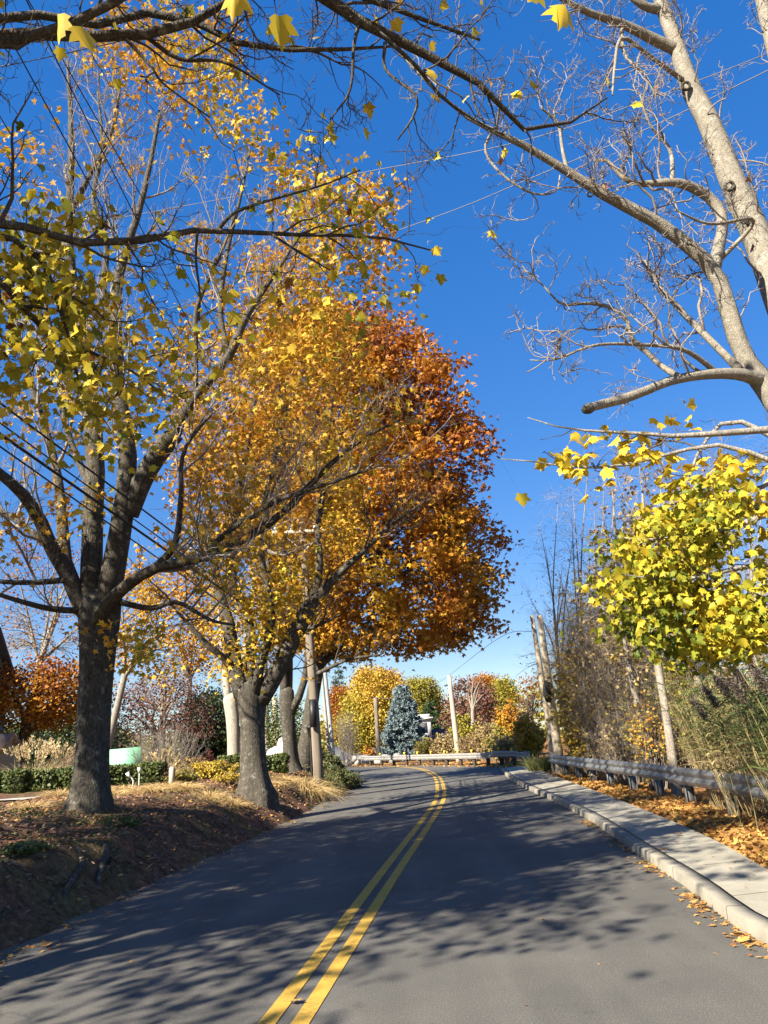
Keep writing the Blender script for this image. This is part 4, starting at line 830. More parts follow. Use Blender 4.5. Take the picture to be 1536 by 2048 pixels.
# --- third trunk and the big orange maple
Y3 = 27.0
tr = limb([(586, 1545, Y3, 38), (582, 1520, Y3, 31), (577, 1460, Y3, 28), (574, 1410, Y3, 30), (574, 1385, Y3, 28)], 18)
lim = [limb([(570, 1400, Y3, 20), (566, 1340, Y3, 16), (556, 1250, Y3 + .3, 13), (540, 1150, Y3 + .6, 10), (520, 1040, Y3 + .8, 6)]),
       limb([(582, 1425, Y3, 18), (600, 1390, Y3 - .2, 15), (612, 1350, Y3 - .3, 14), (618, 1280, Y3 - .2, 11), (632, 1160, Y3, 8), (650, 1050, Y3 + .2, 5)]),
       limb([(577, 1390, Y3, 16), (580, 1310, Y3 + .5, 12), (575, 1200, Y3 + .8, 9), (590, 1080, Y3 + 1, 6)]),
       limb([(610, 1360, Y3 - .3, 9), (650, 1340, Y3 - .5, 8), (700, 1318, Y3 - .7, 6), (760, 1310, Y3 - .9, 4)])]
lim = [(np.stack([np.interp(np.linspace(0, 1, 12), np.linspace(0, 1, len(p)), p[:, k]) for k in range(3)], 1), np.interp(np.linspace(0, 1, 12), np.linspace(0, 1, len(r)), r)) for p, r in lim]
t, b, P0, A, B, C = maple('slim dappled maple third along the left bank, mostly bare', tr, lim, (2.2, (1.0, 2.6)), (4, (0.5, 1.2)), (4, (0.2, 0.5)))
g = Geo(); twig_leaves(g, *C, 1.5, (0.1, 0.16), golds2, 1, 0.2); twig_leaves(g, *B, 1.2, (0.1, 0.16), golds2, 1, 0.2); link('crown', g, M['leaf_gold'], t, b, smooth=False)

Y4 = 30.0
prof = profile([(622, 680, 738), (645, 600, 765), (680, 555, 805), (730, 510, 838), (780, 485, 866), (830, 475, 905), (890, 470, 928), (940, 480, 955), (1000, 490, 966), (1060, 500, 966), (1120, 510, 974), (1180, 530, 986), (1230, 550, 990), (1270, 570, 978), (1290, 600, 930), (1305, 650, 860)], Y4)
bx, by = at(603, 1520, Y4)[:2]; b = np.array([bx, by, tz(bx, by) - .1]); t = thing('maple_tree', 'big orange maple with a dense rounded crown leaning over the road', 'tree', b)
z, c, r = prof; g = Geo(); fk = at(635, 1330, Y4); tr = limb3([(*b, .34), (*(b * .5 + fk * .5), .27), (*fk, .27)], 14); flare(tr[0], tr[1], b[2] + .1, 14, 6, g)
Ls = []
for s in range(17):
    zz = z[0] + (z[-1] - z[0]) * (0.12 + 0.86 * (s + .5) / 17); rr = np.interp(zz, z, r); th = s * 2.4; e = np.array([np.interp(zz, z, c) + rr * .8 * math.cos(th) * min(1, (17 - s) / 4), Y4 + rr * .8 * math.sin(th) * min(1, (17 - s) / 4), zz])
    m = fk * .5 + e * .5; m[2] += 0.06 * (e[2] - fk[2]); m[:2] = fk[:2] * .58 + e[:2] * .42; Ls.append(limb3([(*(fk - [0, 0, rng.uniform(0, .3)]), .14), (*(fk * .75 + m * .25), .12), (*m, .085), (*e, .02)], 16))
P, R = stack(Ls); g.tubes(P, R, 8); Bq, BqR = grow(P, R, 1.1, (1.2, 3.6), 8, (25, 55), .15, .14, .25, rmin=.006); g.tubes(Bq, BqR, 5); link('trunk', g, M['bark_dark'], t, b)
Cc = crown_points(prof, Y4, 1500, 5.0, 0.24, 0.95, -0.42, 0.9)
def oranges(p):
    cx = np.interp(p[:, 2], z, c); return 0.28 + 0.035 * (p[:, 0] - 0.2) + 0.02 * (p[:, 2] - 9) + 0.2 * wav(p, 0.85, 6) + rng.normal(0, 0.075, len(p))
g = Geo(); clump_leaves(g, Cc, 44, 0.34, (0.16, 0.25), oranges, 1, 0.45, 0.8, flat=.6); link('crown', g, M['leaf_orange'], t, b, smooth=False)
S = np.concatenate([P[:, 5:].reshape(-1, 3), Bq.reshape(-1, 3)]); SR = np.concatenate([R[:, 5:].ravel(), BqR.ravel()]); cp, cr_ = connect(Cc, S, SR, rmax=.02); g = Geo(); g.tubes(cp, cr_, 3); link('branches', g, M['bark_twig'], t, b)

# --- near maple whose boughs reach in from the left and overhead
YN = 5.0
nb = np.array([-8.3, 2.3]); nz = tz(*nb); fk = np.array([-8.0, 2.5, 3.8])
tr = limb3([(*nb, nz - .15, .36), (-8.25, 2.35, 1.8, .31), (*fk, .34), (-7.95, 2.5, 4.3, .28)], 16)
def NL(pts, s=0.8, r=.13):
    q = limb(pts, 14); st = fk + np.array([0, 0, s]); a = np.vstack([[st], [st * .5 + q[0][0] * .5 + [0, 0, .25]], q[0]]); rr = np.r_[max(r, q[1][0]), max(r * .8, q[1][0]), q[1]]; m = resample(np.c_[a, rr], n=20); return m[:, :3], m[:, 3]
lim = [NL([(-30, 72, 4.6, 27), (60, 68, 4.7, 24), (160, 70, 4.8, 21), (250, 76, 4.9, 20), (330, 58, 5.0, 18), (400, 38, 5.0, 16), (520, -40, 5.1, 12)], 1.4),
       NL([(-30, 85, 4.5, 22), (80, 70, 4.5, 18), (200, 20, 4.5, 17), (300, -40, 4.4, 15)], 1.6),
       NL([(-20, 40, 4.9, 18), (90, 28, 5.0, 16), (200, 50, 5.1, 15), (290, 30, 5.2, 15), (340, 16, 5.2, 16), (390, 46, 5.2, 14), (440, 76, 5.2, 12), (500, 90, 5.2, 11), (600, 101, 5.2, 9), (700, 98, 5.2, 7), (800, 92, 5.2, 4)], 1.7),
       NL([(-20, 445, 5.0, 19), (60, 466, 5.1, 17), (160, 486, 5.3, 15), (290, 480, 5.5, 14), (380, 462, 5.7, 12), (440, 455, 5.8, 11), (520, 468, 6.0, 9), (660, 470, 6.3, 7), (770, 476, 6.6, 5), (860, 500, 6.8, 3)], 0.7),
       NL([(-20, 470, 5.0, 15), (60, 500, 5.2, 12), (110, 560, 5.5, 11), (122, 640, 5.7, 9), (140, 690, 5.9, 7), (160, 770, 6, 4)], 0.5),
       NL([(-20, 560, 5.2, 14), (50, 615, 5.5, 12), (110, 680, 5.8, 10), (170, 700, 6, 8), (260, 740, 6.3, 5), (330, 790, 6.6, 3)], 0.4),
       NL([(350, -60, 4.6, 34), (520, -60, 4.7, 30), (620, -30, 4.8, 27), (680, 10, 4.9, 24), (725, 48, 5.0, 22), (800, 92, 5.1, 19), (880, 112, 5.2, 17), (935, 130, 5.3, 15), (965, 180, 5.4, 12), (1000, 230, 5.5, 10), (1050, 260, 5.6, 9), (1105, 266, 5.7, 8), (1150, 235, 5.8, 6), (1215, 195, 5.9, 3)], 2.2, .15),
       NL([(640, -40, 4.8, 15), (720, 10, 4.9, 12), (800, 0, 5, 10), (850, 40, 5.1, 8), (960, 80, 5.3, 5)], 2.3, .06)]
sub = [limb([(440, 455, 5.8, 8), (470, 425, 5.8, 7), (540, 400, 5.9, 6), (640, 372, 6.1, 4), (720, 340, 6.2, 3)], 20), limb([(395, 462, 5.7, 5), (392, 520, 5.8, 5), (400, 590, 5.8, 4), (398, 640, 5.9, 3)], 20),
       limb([(545, 470, 6.0, 6), (600, 505, 6.1, 5), (660, 540, 6.2, 3)], 20), limb([(290, 72, 5, 9), (360, 118, 5.1, 8), (450, 125, 5.2, 6), (560, 190, 5.3, 3)], 20),
       limb([(760, 66, 5, 9), (830, 130, 5.1, 8), (880, 190, 5.2, 7), (950, 240, 5.3, 5), (1010, 270, 5.4, 3)], 20), limb([(720, 40, 5, 8), (708, 90, 5, 7), (700, 180, 5.1, 5), (660, 240, 5.2, 3)], 20),
       limb([(250, 76, 4.9, 8), (300, 130, 5.0, 6), (330, 170, 5, 4), (420, 235, 5.2, 3)], 20), limb([(770, 85, 5, 8), (772, 140, 5.1, 6), (830, 190, 5.1, 6), (828, 230, 5.2, 5), (795, 280, 5.3, 3)], 20)]
hid = [
       limb3([(*(fk + [0, 0, .5]), .15), (-7.8, 2.6, 6.5, .1), (-7.5, 2.9, 9, .06), (-7.2, 3.2, 11.5, .02)], 20), limb3([(*(fk + [0, 0, .1]), .12), (-9.4, 3.0, 5.2, .09), (-10.5, 3.4, 6.2, .05), (-11.5, 3.6, 7, .02)], 20),
       limb3([(*(fk + [0, 0, .2]), .12), (-7.2, 4.8, 5.2, .08), (-7.8, 6.4, 6.4, .05), (-8.2, 7.6, 7.2, .02)], 20)]
allL = lim + sub + hid
t, b, P0, A, B, C = maple('near maple reaching in from the left with dark boughs across the top', tr, allL, (3.4, (0.4, 1.5)), (8, (0.15, 0.6)), (10.0, (0.05, 0.2)), wig=0.26, up=0.12, wig3=0.3, rr=(.006, .004, .003))
def pxy(p):
    v = p - EYE; dn = v @ FW; dn = np.where(np.abs(dn) < .05, .05, dn); return 768 + F * (v @ RT) / dn, 1024 - F * (v @ UP) / dn, dn
def keepN(p):                                   # thin at the boughs overhead, thick low on the left and out of view, to cast shade
    x, y, dn = pxy(p); inn = (dn > 0) & (x > -20) & (x < 1560) & (y > -20) & (y < 2048)
    pr = np.where(~inn, 0.75, np.where((x < 280) & (y > 380), 0.9, np.where((y > 330) & (x < 820), 0.34, np.where((x > 790) & (x < 960) & (y < 260), 0.28, 0.085))))
    return rng.uniform(0, 1, len(p)) < pr
def lemons(p): return 0.55 + 0.18 * wav(p, 1.6, 5) + rng.normal(0, 0.16, len(p))
g = Geo(); twig_leaves(g, *C, 1.9, (0.08, 0.135), lemons, 0, 0.2, 0.8, 1.1, keep=keepN); twig_leaves(g, *B, 2.4, (0.08, 0.135), lemons, 0, 0.2, 0.8, 1.1, keep=keepN)
cl = []
for x, y, n, Y in ((40, 560, 26, 5.6), (110, 640, 26, 5.8), (60, 720, 24, 5.8), (180, 760, 22, 6.2), (20, 460, 18, 5.4), (90, 520, 16, 5.6), (240, 790, 14, 6.4), (330, 740, 12, 6.6), (450, 600, 5, 6.4), (150, 840, 8, 6.2), (700, 420, 8, 6.4), (700, 590, 10, 6.4), (620, 330, 6, 6.2)):
    for k in range(n): cl.append(at(x + rng.normal(0, 62), y + rng.normal(0, 48), Y + rng.normal(0, .45)))
cl = np.array(cl); clump_leaves(g, cl, 4, 0.22, (0.04, 0.075), lemons, 0, 0.8, 1.4, (.1, 1.3)); clump_leaves(g, cl, 6, 0.22, (0.07, 0.108), lemons, 0, 0.8, 1.4, (.1, 1.3))
hc = np.array([-9.2, 2.8, 8.6]) + nrm(rng.normal(size=(6800, 3))) * (rng.uniform(0, 1, (6800, 1)) ** .4) * np.array([6.2, 6.0, 5.0]); x_, y_, dn_ = pxy(hc); ld = hc[:, :2] + hc[:, 2:] * (sdir[:2] / -sdir[2])
hc = hc[~((dn_ > 0) & (x_ > -60) & (x_ < 1600) & (y_ > -60) & (y_ < 2100)) & (wav(hc, .9, 7) > -.3) & (((ld[:, 1] > 8.2) & (ld[:, 0] > -3.6)) | (rng.uniform(0, 1, len(hc)) < .28)) & ~((ld[:, 0] > -.6) & (ld[:, 1] < 6.7)) & ~((ld[:, 0] > 1.9) & (ld[:, 1] < 16.5) & (rng.uniform(0, 1, len(hc)) < .86))]; print('hidden', len(hc)); clump_leaves(g, hc, 13, .26, (.11, .17), lemons, 1, .5, .7)  # leaf clumps added out of view, thinned by where their shadows fall
one = [(560, 60, 3.4, .19), (1130, 40, 3.2, .2), (1075, 5, 3.2, .18), (1030, 0, 3.3, .17), (115, 55, 3.6, .19), (160, 80, 3.6, .2), (470, 5, 3.3, .19), (880, 560, 6.8, .14), (985, 470, 6.8, .14), (868, 505, 6.8, .13), (850, 540, 6.7, .12), (1042, 1000, 7, .16), (450, 600, 5.8, .15), (475, 640, 5.8, .16), (285, 508, 5.5, .14)]
pp_ = np.array([at(x, y - 0.35 * s * F / Y, Y) for x, y, Y, s in one]); d, nr = hang(len(one), 1.8, 0.5); nr = nrm(np.c_[rng.normal(0, .5, len(one)), np.full(len(one), -1.0), rng.normal(.3, .3, len(one))]); leaves(g, pp_, d, nr, np.array([o[3] for o in one]), rng.uniform(.5, .8, len(one)), 0)
# stalks for the big single leaves
S = np.concatenate([P0[0].reshape(-1, 3), A[0].reshape(-1, 3), B[0].reshape(-1, 3)]); SR = np.concatenate([P0[1].ravel(), A[1].ravel(), B[1].ravel()])
cp, cr_ = connect(np.concatenate([pp_, cl, hc]), S, SR, rmax=.006); g2 = Geo(); g2.tubes(cp, cr_, 4); link('twigs', g2, M['bark_twig'], t, b)
link('crown', g, M['leaf_lemon'], t, b, smooth=False)

# ------------------------------------------------------------------ pale maple on the right
rb = np.array([5.5, 7.1]); rz = tz(*rb)
fkr = at(1590, 830, 7.2)
tr = limb3([(*rb, rz - .15, .36), (5.35, 7.1, 1.6, .29), (*(fkr + [0.25, 0, -.9]), .28), (*fkr, .26)], 16)
st = tuple(fkr)
def RL(pts, root=True, n=18):
    q = limb([(x, y, Y, d * .84) for x, y, Y, d in pts], n)
    if root: m = resample(np.r_[[[*(fkr - [0, 0, .3]), q[1][0] * 1.15]], np.c_[q[0], q[1]]], n=n); return m[:, :3], m[:, 3]
    return q
YR = 7.2
lim = [RL([(1560, 800, YR, 66), (1528, 770, YR, 52), (1500, 735, YR, 47), (1478, 690, YR, 43), (1456, 620, YR - .1, 39), (1440, 560, YR - .1, 37), (1405, 515, YR - .2, 34), (1350, 470, YR - .3, 31), (1290, 430, YR - .4, 29), (1225, 400, YR - .5, 26), (1150, 352, YR - .6, 21), (1100, 322, YR - .7, 18), (1050, 290, YR - .8, 17), (985, 262, YR - .9, 12), (920, 225, YR - 1, 9), (860, 170, YR - 1.1, 7), (800, 108, YR - 1.2, 4)], True, 26),
       RL([(1428, 540, YR - .1, 31), (1440, 480, YR, 27), (1447, 440, YR, 25), (1425, 400, YR, 25), (1385, 375, YR - .1, 23), (1345, 364, YR - .2, 19), (1260, 366, YR - .3, 13), (1215, 320, YR - .3, 9), (1190, 320, YR - .3, 6)], False),
       RL([(1620, 760, YR + .5, 80), (1560, 600, YR + .6, 70), (1525, 500, YR + .7, 66), (1490, 420, YR + .7, 60), (1455, 340, YR + .7, 55), (1425, 260, YR + .7, 50), (1395, 200, YR + .7, 46), (1372, 160, YR + .7, 42), (1358, 100, YR + .7, 36), (1330, 30, YR + .7, 32), (1310, -40, YR + .7, 28), (1290, -160, YR + .7, 20)], True, 26),
       RL([(1358, 102, YR + .7, 27), (1310, 80, YR + .6, 25), (1245, 48, YR + .4, 20), (1185, 28, YR + .2, 16), (1120, -5, YR, 12), (1050, -60, YR - .2, 7)], False),
       RL([(1322, 20, YR + .7, 22), (1285, 10, YR + .6, 18), (1240, -30, YR + .5, 14), (1180, -90, YR + .4, 8)], False),
       RL([(1525, 765, YR, 40), (1500, 752, YR - .1, 33), (1460, 747, YR - .2, 28), (1400, 750, YR - .3, 24), (1340, 762, YR - .4, 22), (1300, 778, YR - .5, 21), (1250, 797, YR - .6, 23), (1205, 808, YR - .7, 22), (1172, 818, YR - .8, 20)], False),
       RL([(1480, 740, YR - .1, 20), (1430, 690, YR, 16), (1390, 650, YR + .1, 15), (1350, 610, YR + .2, 11), (1310, 560, YR + .3, 7), (1290, 520, YR + .3, 4)], False),
       RL([(1360, 755, YR - .4, 16), (1320, 730, YR - .3, 13), (1285, 695, YR - .2, 13), (1262, 680, YR - .2, 12), (1255, 640, YR - .2, 10), (1215, 612, YR - .2, 9), (1160, 606, YR - .2, 8), (1125, 612, YR - .2, 6), (1095, 580, YR - .2, 4), (1060, 545, YR - .2, 3)], False),
       RL([(1440, 750, YR - .2, 14), (1370, 700, YR - .5, 11), (1290, 690, YR - .7, 9), (1190, 690, YR - .9, 7), (1110, 720, YR - 1.0, 4), (1060, 720, YR - 1, 3)], False),
       RL([(1650, 500, YR + .4, 40), (1560, 150, YR + .5, 32), (1530, 30, YR + .5, 28), (1500, -100, YR + .5, 22)], True),
       RL([(1372, 165, YR + .7, 12), (1310, 120, YR + .3, 10), (1245, 75, YR, 9), (1230, 130, YR, 7), (1225, 190, YR - .2, 4)], False), RL([(1243, 60, YR + .4, 11), (1250, 110, YR + .3, 8), (1290, 150, YR + .2, 6), (1310, 190, YR + .2, 3)], False),
       RL([(1135, 345, YR - .6, 10), (1125, 300, YR - .6, 8), (1115, 245, YR - .6, 7), (1080, 215, YR - .7, 4)], False), RL([(1345, 364, YR - .2, 12), (1340, 300, YR - .2, 9), (1300, 250, YR - .3, 6), (1280, 190, YR - .4, 3)], False),
       RL([(1440, 520, YR, 12), (1510, 440, YR - .3, 9), (1420, 448, YR - .5, 7), (1350, 420, YR - .7, 4)], False), RL([(985, 262, YR - .9, 7), (970, 300, YR - .8, 7), (1000, 345, YR - .8, 6), (1060, 385, YR - .8, 5), (1110, 385, YR - .8, 4), (1120, 350, YR - .8, 3)], False)]
lim = [(np.stack([np.interp(np.linspace(0, 1, 20), np.linspace(0, 1, len(p)), p[:, k]) for k in range(3)], 1), np.interp(np.linspace(0, 1, 20), np.linspace(0, 1, len(r)), r)) for p, r in lim]
t, b, P0, A, B, C = maple('pale grey nearly bare maple arching over the road from the right', tr, lim, (4.2, (0.4, 1.4)), (9, (0.15, 0.6)), (11.0, (0.05, 0.2)), bark='bark_smooth', twig='twig_grey', wig=0.34, up=0.1, wig3=0.35, rr=(.0075, .005, .0036))
g = Geo(); kp = lambda p: rng.uniform(0, 1, len(p)) < 0.02
twig_leaves(g, *C, 2, (0.07, 0.12), (0.8, 0.15), 0, 0.3, 1.0, 0.9, keep=kp, fold=(.5, 1.1)); link('crown', g, M['litter'], t, b, smooth=False)
q0, q1 = at(1182, 815, YR - .78), at(1166, 821, YR - .82); g = Geo(); g.tubes(np.stack([q0 * (1 - s_) + q1 * s_ for s_ in np.linspace(0, 1, 5)])[None], (11 * ((q0 - EYE) @ FW) / F * np.array([.9, 1.04, 1.0, .8, .45]))[None], 9, cap=True); link('broken_end', g, M['bark_dark'], t, b)
g = Geo()                                       # pruning scars on the limbs
for x, y, Y, s in ((1372, 172, YR + .7, 12), (1459, 372, YR + .7, 14), (1497, 441, YR + .7, 11), (1330, 468, YR - .35, 9), (1378, 484, YR - .25, 9), (1180, 388, YR - .55, 9)):
    g = Geo(); q = at(x, y, Y - .14); rad = s / 2 * np.linalg.norm(q - EYE) / F; a = np.arange(17) * 2 * math.pi / 16; L = q + rad * (np.cos(a)[:, None] * RT + np.sin(a)[:, None] * UP); g.tubes(L[None], np.full((1, 17), rad * .4), 5); link('branch_scar', g, M['bark_dark'], t, b)

# --- young yellow maple at the right edge
yb = np.array([5.0, 6.0]); yz = tz(*yb); YM = 6.3
tr = limb3([(*yb, yz - .1, .1), (4.95, 6.0, 1.5, .085), (4.9, 6.05, 3.0, .075)], 12)
tp = np.array([4.9, 6.05, 2.9])
def ML(pts, z=0.0):
    q = limb(pts, 12); m = resample(np.r_[[[*(tp + [0, 0, z]), .05]], np.c_[q[0], q[1]]], n=14); return m[:, :3], m[:, 3]
lim = [ML([(1570, 856, 6.4, 16), (1500, 862, 6.4, 14), (1420, 868, 6.4, 12), (1340, 872, 6.4, 9), (1270, 866, 6.4, 7), (1180, 862, 6.4, 5), (1100, 850, 6.4, 3), (1055, 835, 6.4, 2)], .9),
       ML([(1560, 930, 6.3, 12), (1450, 890, 6.3, 9), (1350, 905, 6.3, 7), (1250, 930, 6.3, 6), (1150, 935, 6.3, 4), (1060, 922, 6.3, 3), (1000, 918, 6.3, 2)], .7),
       ML([(1570, 1010, 6.2, 14), (1480, 1050, 6.2, 11), (1390, 1070, 6.2, 8), (1290, 1080, 6.2, 5), (1240, 1075, 6.2, 3)], .4), ML([(1570, 1120, 6.0, 12), (1460, 1140, 6.0, 9), (1360, 1160, 6, 6), (1250, 1150, 6, 4)], .2),
       ML([(1570, 1180, 6.3, 11), (1480, 1220, 6.4, 8), (1400, 1250, 6.5, 6), (1320, 1270, 6.6, 3)], 0), ML([(1560, 880, 6.8, 12), (1460, 840, 6.9, 9), (1400, 900, 7, 6), (1370, 980, 7, 4)], .8), ML([(1570, 960, 6.8, 12), (1500, 980, 6.9, 8), (1420, 990, 7.0, 6), (1340, 1010, 7, 3)], .6)]
t, b, P0, A, B, C = maple('young yellow green maple with low leafy boughs over the sidewalk', tr, lim, (2.2, (0.3, 0.8)), (3.5, (0.12, 0.35)), (5, (.05, .14)), bark='bark_grey', twig='bark_twig', wig=.25, up=.05, kt=12, rr=(.004, .003, .002))
prof = profile([(985, 1330, 1460), (1010, 1290, 1560), (1060, 1250, 1600), (1130, 1230, 1640), (1200, 1235, 1650), (1260, 1265, 1640), (1310, 1310, 1480)], YM)
Cc = crown_points(prof, YM, 215, 1.7, .36, .9, -.12, 1.9); g = Geo()
def lem2(p): return 0.45 + .16 * (p[:, 2] - 3.2) + .1 * (p[:, 0] - 3.1) + 0.22 * wav(p, 2.3, 5) + rng.normal(0, .15, len(p))
for s_, n_ in (((.035, .065), 10), ((.06, .092), 12)): clump_leaves(g, Cc, n_, .13, s_, lem2, 0, .7, 1.5, (.1, 1.3), .55)
kp = lambda p: rng.uniform(0, 1, len(p)) < .22
twig_leaves(g, *C, 12, (.08, .14), (.72, .1), 0, .2, .6, .7, keep=kp); S = np.concatenate([P0[0].reshape(-1, 3), A[0].reshape(-1, 3)]); SR = np.concatenate([P0[1].ravel(), A[1].ravel()])
ex = np.array([at(x + rng.normal(0, 30), y + rng.normal(0, 14), 6.4 + rng.normal(0, .15)) for x, y, n in ((1160, 905, 7), (1190, 930, 7), (1260, 880, 8), (1300, 900, 6), (1370, 845, 4), (1420, 980, 9), (1500, 930, 8), (1350, 960, 7), (1440, 930, 8), (1500, 1010, 8), (1380, 940, 5)) for k in range(n)]); clump_leaves(g, ex, 3, .07, (.09, .14), lambda p: rng.normal(.72, .1, len(p)), 0)
cp, cr_ = connect(np.concatenate([Cc, ex]), S, SR, rmax=.006); g2 = Geo(); g2.tubes(cp, cr_, 4); link('twigs', g2, M['bark_twig'], t, b); link('crown', g, M['leaf_lemon'], t, b, smooth=False)

# ------------------------------------------------------------------ trees beyond the bend
def tn(m, s, kx=0.0, cx=0.0, kz=0.0, cz=4.0, w=0.15, ws=0.6):
    return lambda p: m + kx * (p[:, 0] - cx) + kz * (p[:, 2] - cz) + w * wav(p, ws, 6) + rng.normal(0, s, len(p))
def bt(label, rows, Y, cl, per, sig, size, lm, tone, bx=None, by_=1515, **k):
    y0, a, b_ = rows[-1]; q = at((a + b_) / 2 if bx is None else bx, by_, Y); return broadleaf(label, rows, Y, (q[0], q[1]), cl, per, sig, size, lm, tone, **k)
bt('round golden yellow tree beside the blue spruce beyond the bend', [(1338, 735, 760), (1352, 715, 785), (1375, 703, 800), (1410, 690, 805), (1445, 680, 800), (1475, 683, 795), (1496, 695, 775)], 72, 760, 34, .42, (.15, .25), 'leaf_yellow', tn(.45, .13, .05, -1.2, .06, 5), bx=741, shell=4.5, r0=.3)
bt('thin pale yellow tree top behind the golden tree', [(1333, 718, 738), (1350, 708, 748), (1385, 702, 748), (1430, 700, 745)], 84, 130, 20, .4, (.22, .32), 'leaf_tan', tn(.2, .15), bx=722, r0=.2, barkm='bark_grey', gap=-.3, gs=1.2)
bt('reddish orange tree behind the thin grey poles', [(1378, 672, 702), (1395, 664, 712), (1430, 660, 712), (1470, 662, 706)], 88, 286, 34, .5, (.16, .26), 'leaf_orange', tn(.5, .15), bx=684, r0=.2)
bt('green gold tree, left of the two behind the spruce top', [(1361, 822, 836), (1378, 812, 848), (1405, 806, 850), (1440, 806, 850)], 96, 260, 34, .5, (.16, .26), 'leaf_olive', lambda p: rng.normal(.2, .25, len(p)), bx=828, r0=.25)
bt('green gold tree, right of the two behind the spruce top', [(1360, 848, 860), (1376, 838, 873), (1400, 836, 881), (1440, 836, 880)], 98, 299, 34, .5, (.16, .26), 'leaf_olive', lambda p: rng.normal(.25, .25, len(p)), bx=860, r0=.25)
bt('dark rust tree right of the pale timber pole', [(1362, 915, 945), (1380, 900, 975), (1400, 892, 985), (1430, 890, 990), (1460, 892, 990)], 80, 300, 12, .5, (.22, .34), 'leaf_red', tn(.2, .3), bx=930, r0=.25, gap=-.5)
bt('orange topped tree rising behind the dark rust tree', [(1354, 958, 978), (1368, 946, 992), (1392, 948, 996), (1420, 950, 990)], 92, 221, 34, .5, (.16, .26), 'leaf_orange', tn(.4, .12), bx=966, r0=.22)
bt('olive orange tree standing right of the orange topped tree', [(1362, 996, 1012), (1376, 986, 1025), (1400, 985, 1029), (1440, 988, 1026)], 86, 247, 34, .48, (.16, .26), 'leaf_olive', lambda p: rng.normal(.15, .2, len(p)), bx=1006, r0=.22)
bt('pale bare tree in front of the dark rust tree', [(1345, 935, 962), (1375, 925, 975), (1420, 932, 968)], 70, 170, 0, .4, (.2, .3), 'leaf_tan', (.5, .1), bx=951, barkm='bark_pale', twigm='twig_grey', r0=.2, twigs=1.2)
p = at(812, 1508, 64); q = at(806, 1370, 64); conifer('tall blue spruce behind the far guardrail', p[0], p[1], q[2] - tz(p[0], p[1]), 2.5, 'needle_blue', 19, 20, 36, 'blue_spruce', droop=.28)
p = at(868, 1500, 88); q = at(866, 1400, 88); conifer('dark green conifer behind the house with the cupola', p[0], p[1], q[2] - tz(p[0], p[1]), 3.0, 'needle_green', 16, 14, 20, 'conifer')
p = at(684, 1500, 98); q = at(672, 1328, 98); conifer('dark conifer behind the thin grey poles', p[0], p[1], q[2] - tz(p[0], p[1]), 2.6, 'needle_green', 15, 12, 14, 'conifer')
bt('pinkish nearly bare tree left of the leaning pole pair', [(1340, 1055, 1075), (1370, 1040, 1092), (1410, 1032, 1100), (1440, 1030, 1100)], 48, 260, 3, .3, (.1, .16), 'leaf_orange', tn(.75, .15), bx=1070, barkm='bark_grey', twigm='twig_brown', r0=.14, twigs=2.0)
def sh(label, x, y, Y, wpx, top, stems, **k):
    while x > 1120 and at(x, y, Y)[0] < np.interp(Y, gp[::-1, 1], gp[::-1, 0]) + .55 + .3 * wpx * Y / F / 2: Y += .4
    p = at(x, y, Y); h = at(x, top, Y)[2] - tz(p[0], p[1]); return shrub(label, p[0], p[1], wpx * Y / F, max(h, .4), stems, **k)
T1 = tn(.4, .2)
for (lab, x, Y, w, top, st, lm, nl, tone, sz) in [
    ('olive yellow bush behind the pale timber pole', 935, 56, 56, 1428, 50, 'leaf_olive', 3200, tn(.1, .15), (.14, .24)),
    ('orange bush between the olive tree and the golden shrub', 1028, 54, 50, 1398, 45, 'leaf_orange', 3000, tn(.3, .12), (.14, .24)),
    ('golden shrub in full leaf left of the leaning poles', 1062, 40, 62, 1425, 60, 'leaf_yellow', 3800, tn(.6, .15), (.10, .17)),
    ('tan brush in front of the dark rust tree', 975, 50, 60, 1440, 70, 'leaf_tan', 2200, T1, (.10, .18)),
    ('brown brush right of the olive yellow bush', 1000, 47, 56, 1450, 70, 'leaf_olive', 1800, tn(.4, .2), (.09, .16)),
    ('low tan weeds left of the pale timber pole', 888, 54, 50, 1462, 80, 'leaf_tan', 1900, T1, (.10, .17)),
    ('golden bush at the foot of the house with the cupola', 890, 62, 40, 1474, 50, 'leaf_orange', 2000, tn(.15, .12), (.16, .26)),
    ('low brown weeds beside the blue spruce', 850, 58, 46, 1474, 70, 'leaf_olive', 1500, tn(.5, .2), (.1, .17)),
    ('dry reddish weeds behind the guardrail reflectors', 940, 51, 64, 1468, 80, 'leaf_tan', 1400, tn(.65, .2), (.08, .15)),
    ('tan weeds behind the right half of the far guardrail', 1015, 43, 60, 1462, 80, 'leaf_tan', 1700, T1, (.08, .14)),
    ('small orange shrub below the yellow tree', 742, 66, 24, 1488, 30, 'leaf_orange', 800, tn(.3, .12), (.14, .22)),
    ('tangled brown brush right behind the leaning poles', 1168, 31, 70, 1345, 90, 'leaf_tan', 900, tn(.6, .2), (.06, .1)),
    ('vine draped brush with bright yellow leaves by the poles', 1178, 24, 80, 1290, 70, 'leaf_yellow', 3300, tn(.45, .15), (.10, .155)),
    ('low yellow leaved brush above the end of the sidewalk rail', 1175, 22.5, 80, 1410, 80, 'leaf_yellow', 2400, tn(.5, .2), (.07, .11))]:
    sh(lab, x, 1515, Y, w, top, st, leafm=lm, nleaf=nl, tone=tone, size=sz, r0=.014)
grass_clump('tall green grass at the foot of the leaning poles', *at(1085, 1518, 31)[:2], 1.1, 1.0, 900, 'reed', (.1, .5), .02, 'tall_grass', .35)
p = at(698, 1520, 66); sh('pale weeping bare shrub left of the yellow tree', 694, 1522, 60, 40, 1420, 60, twigm='twig_grey', sub=5, fine=3, arch=.4)
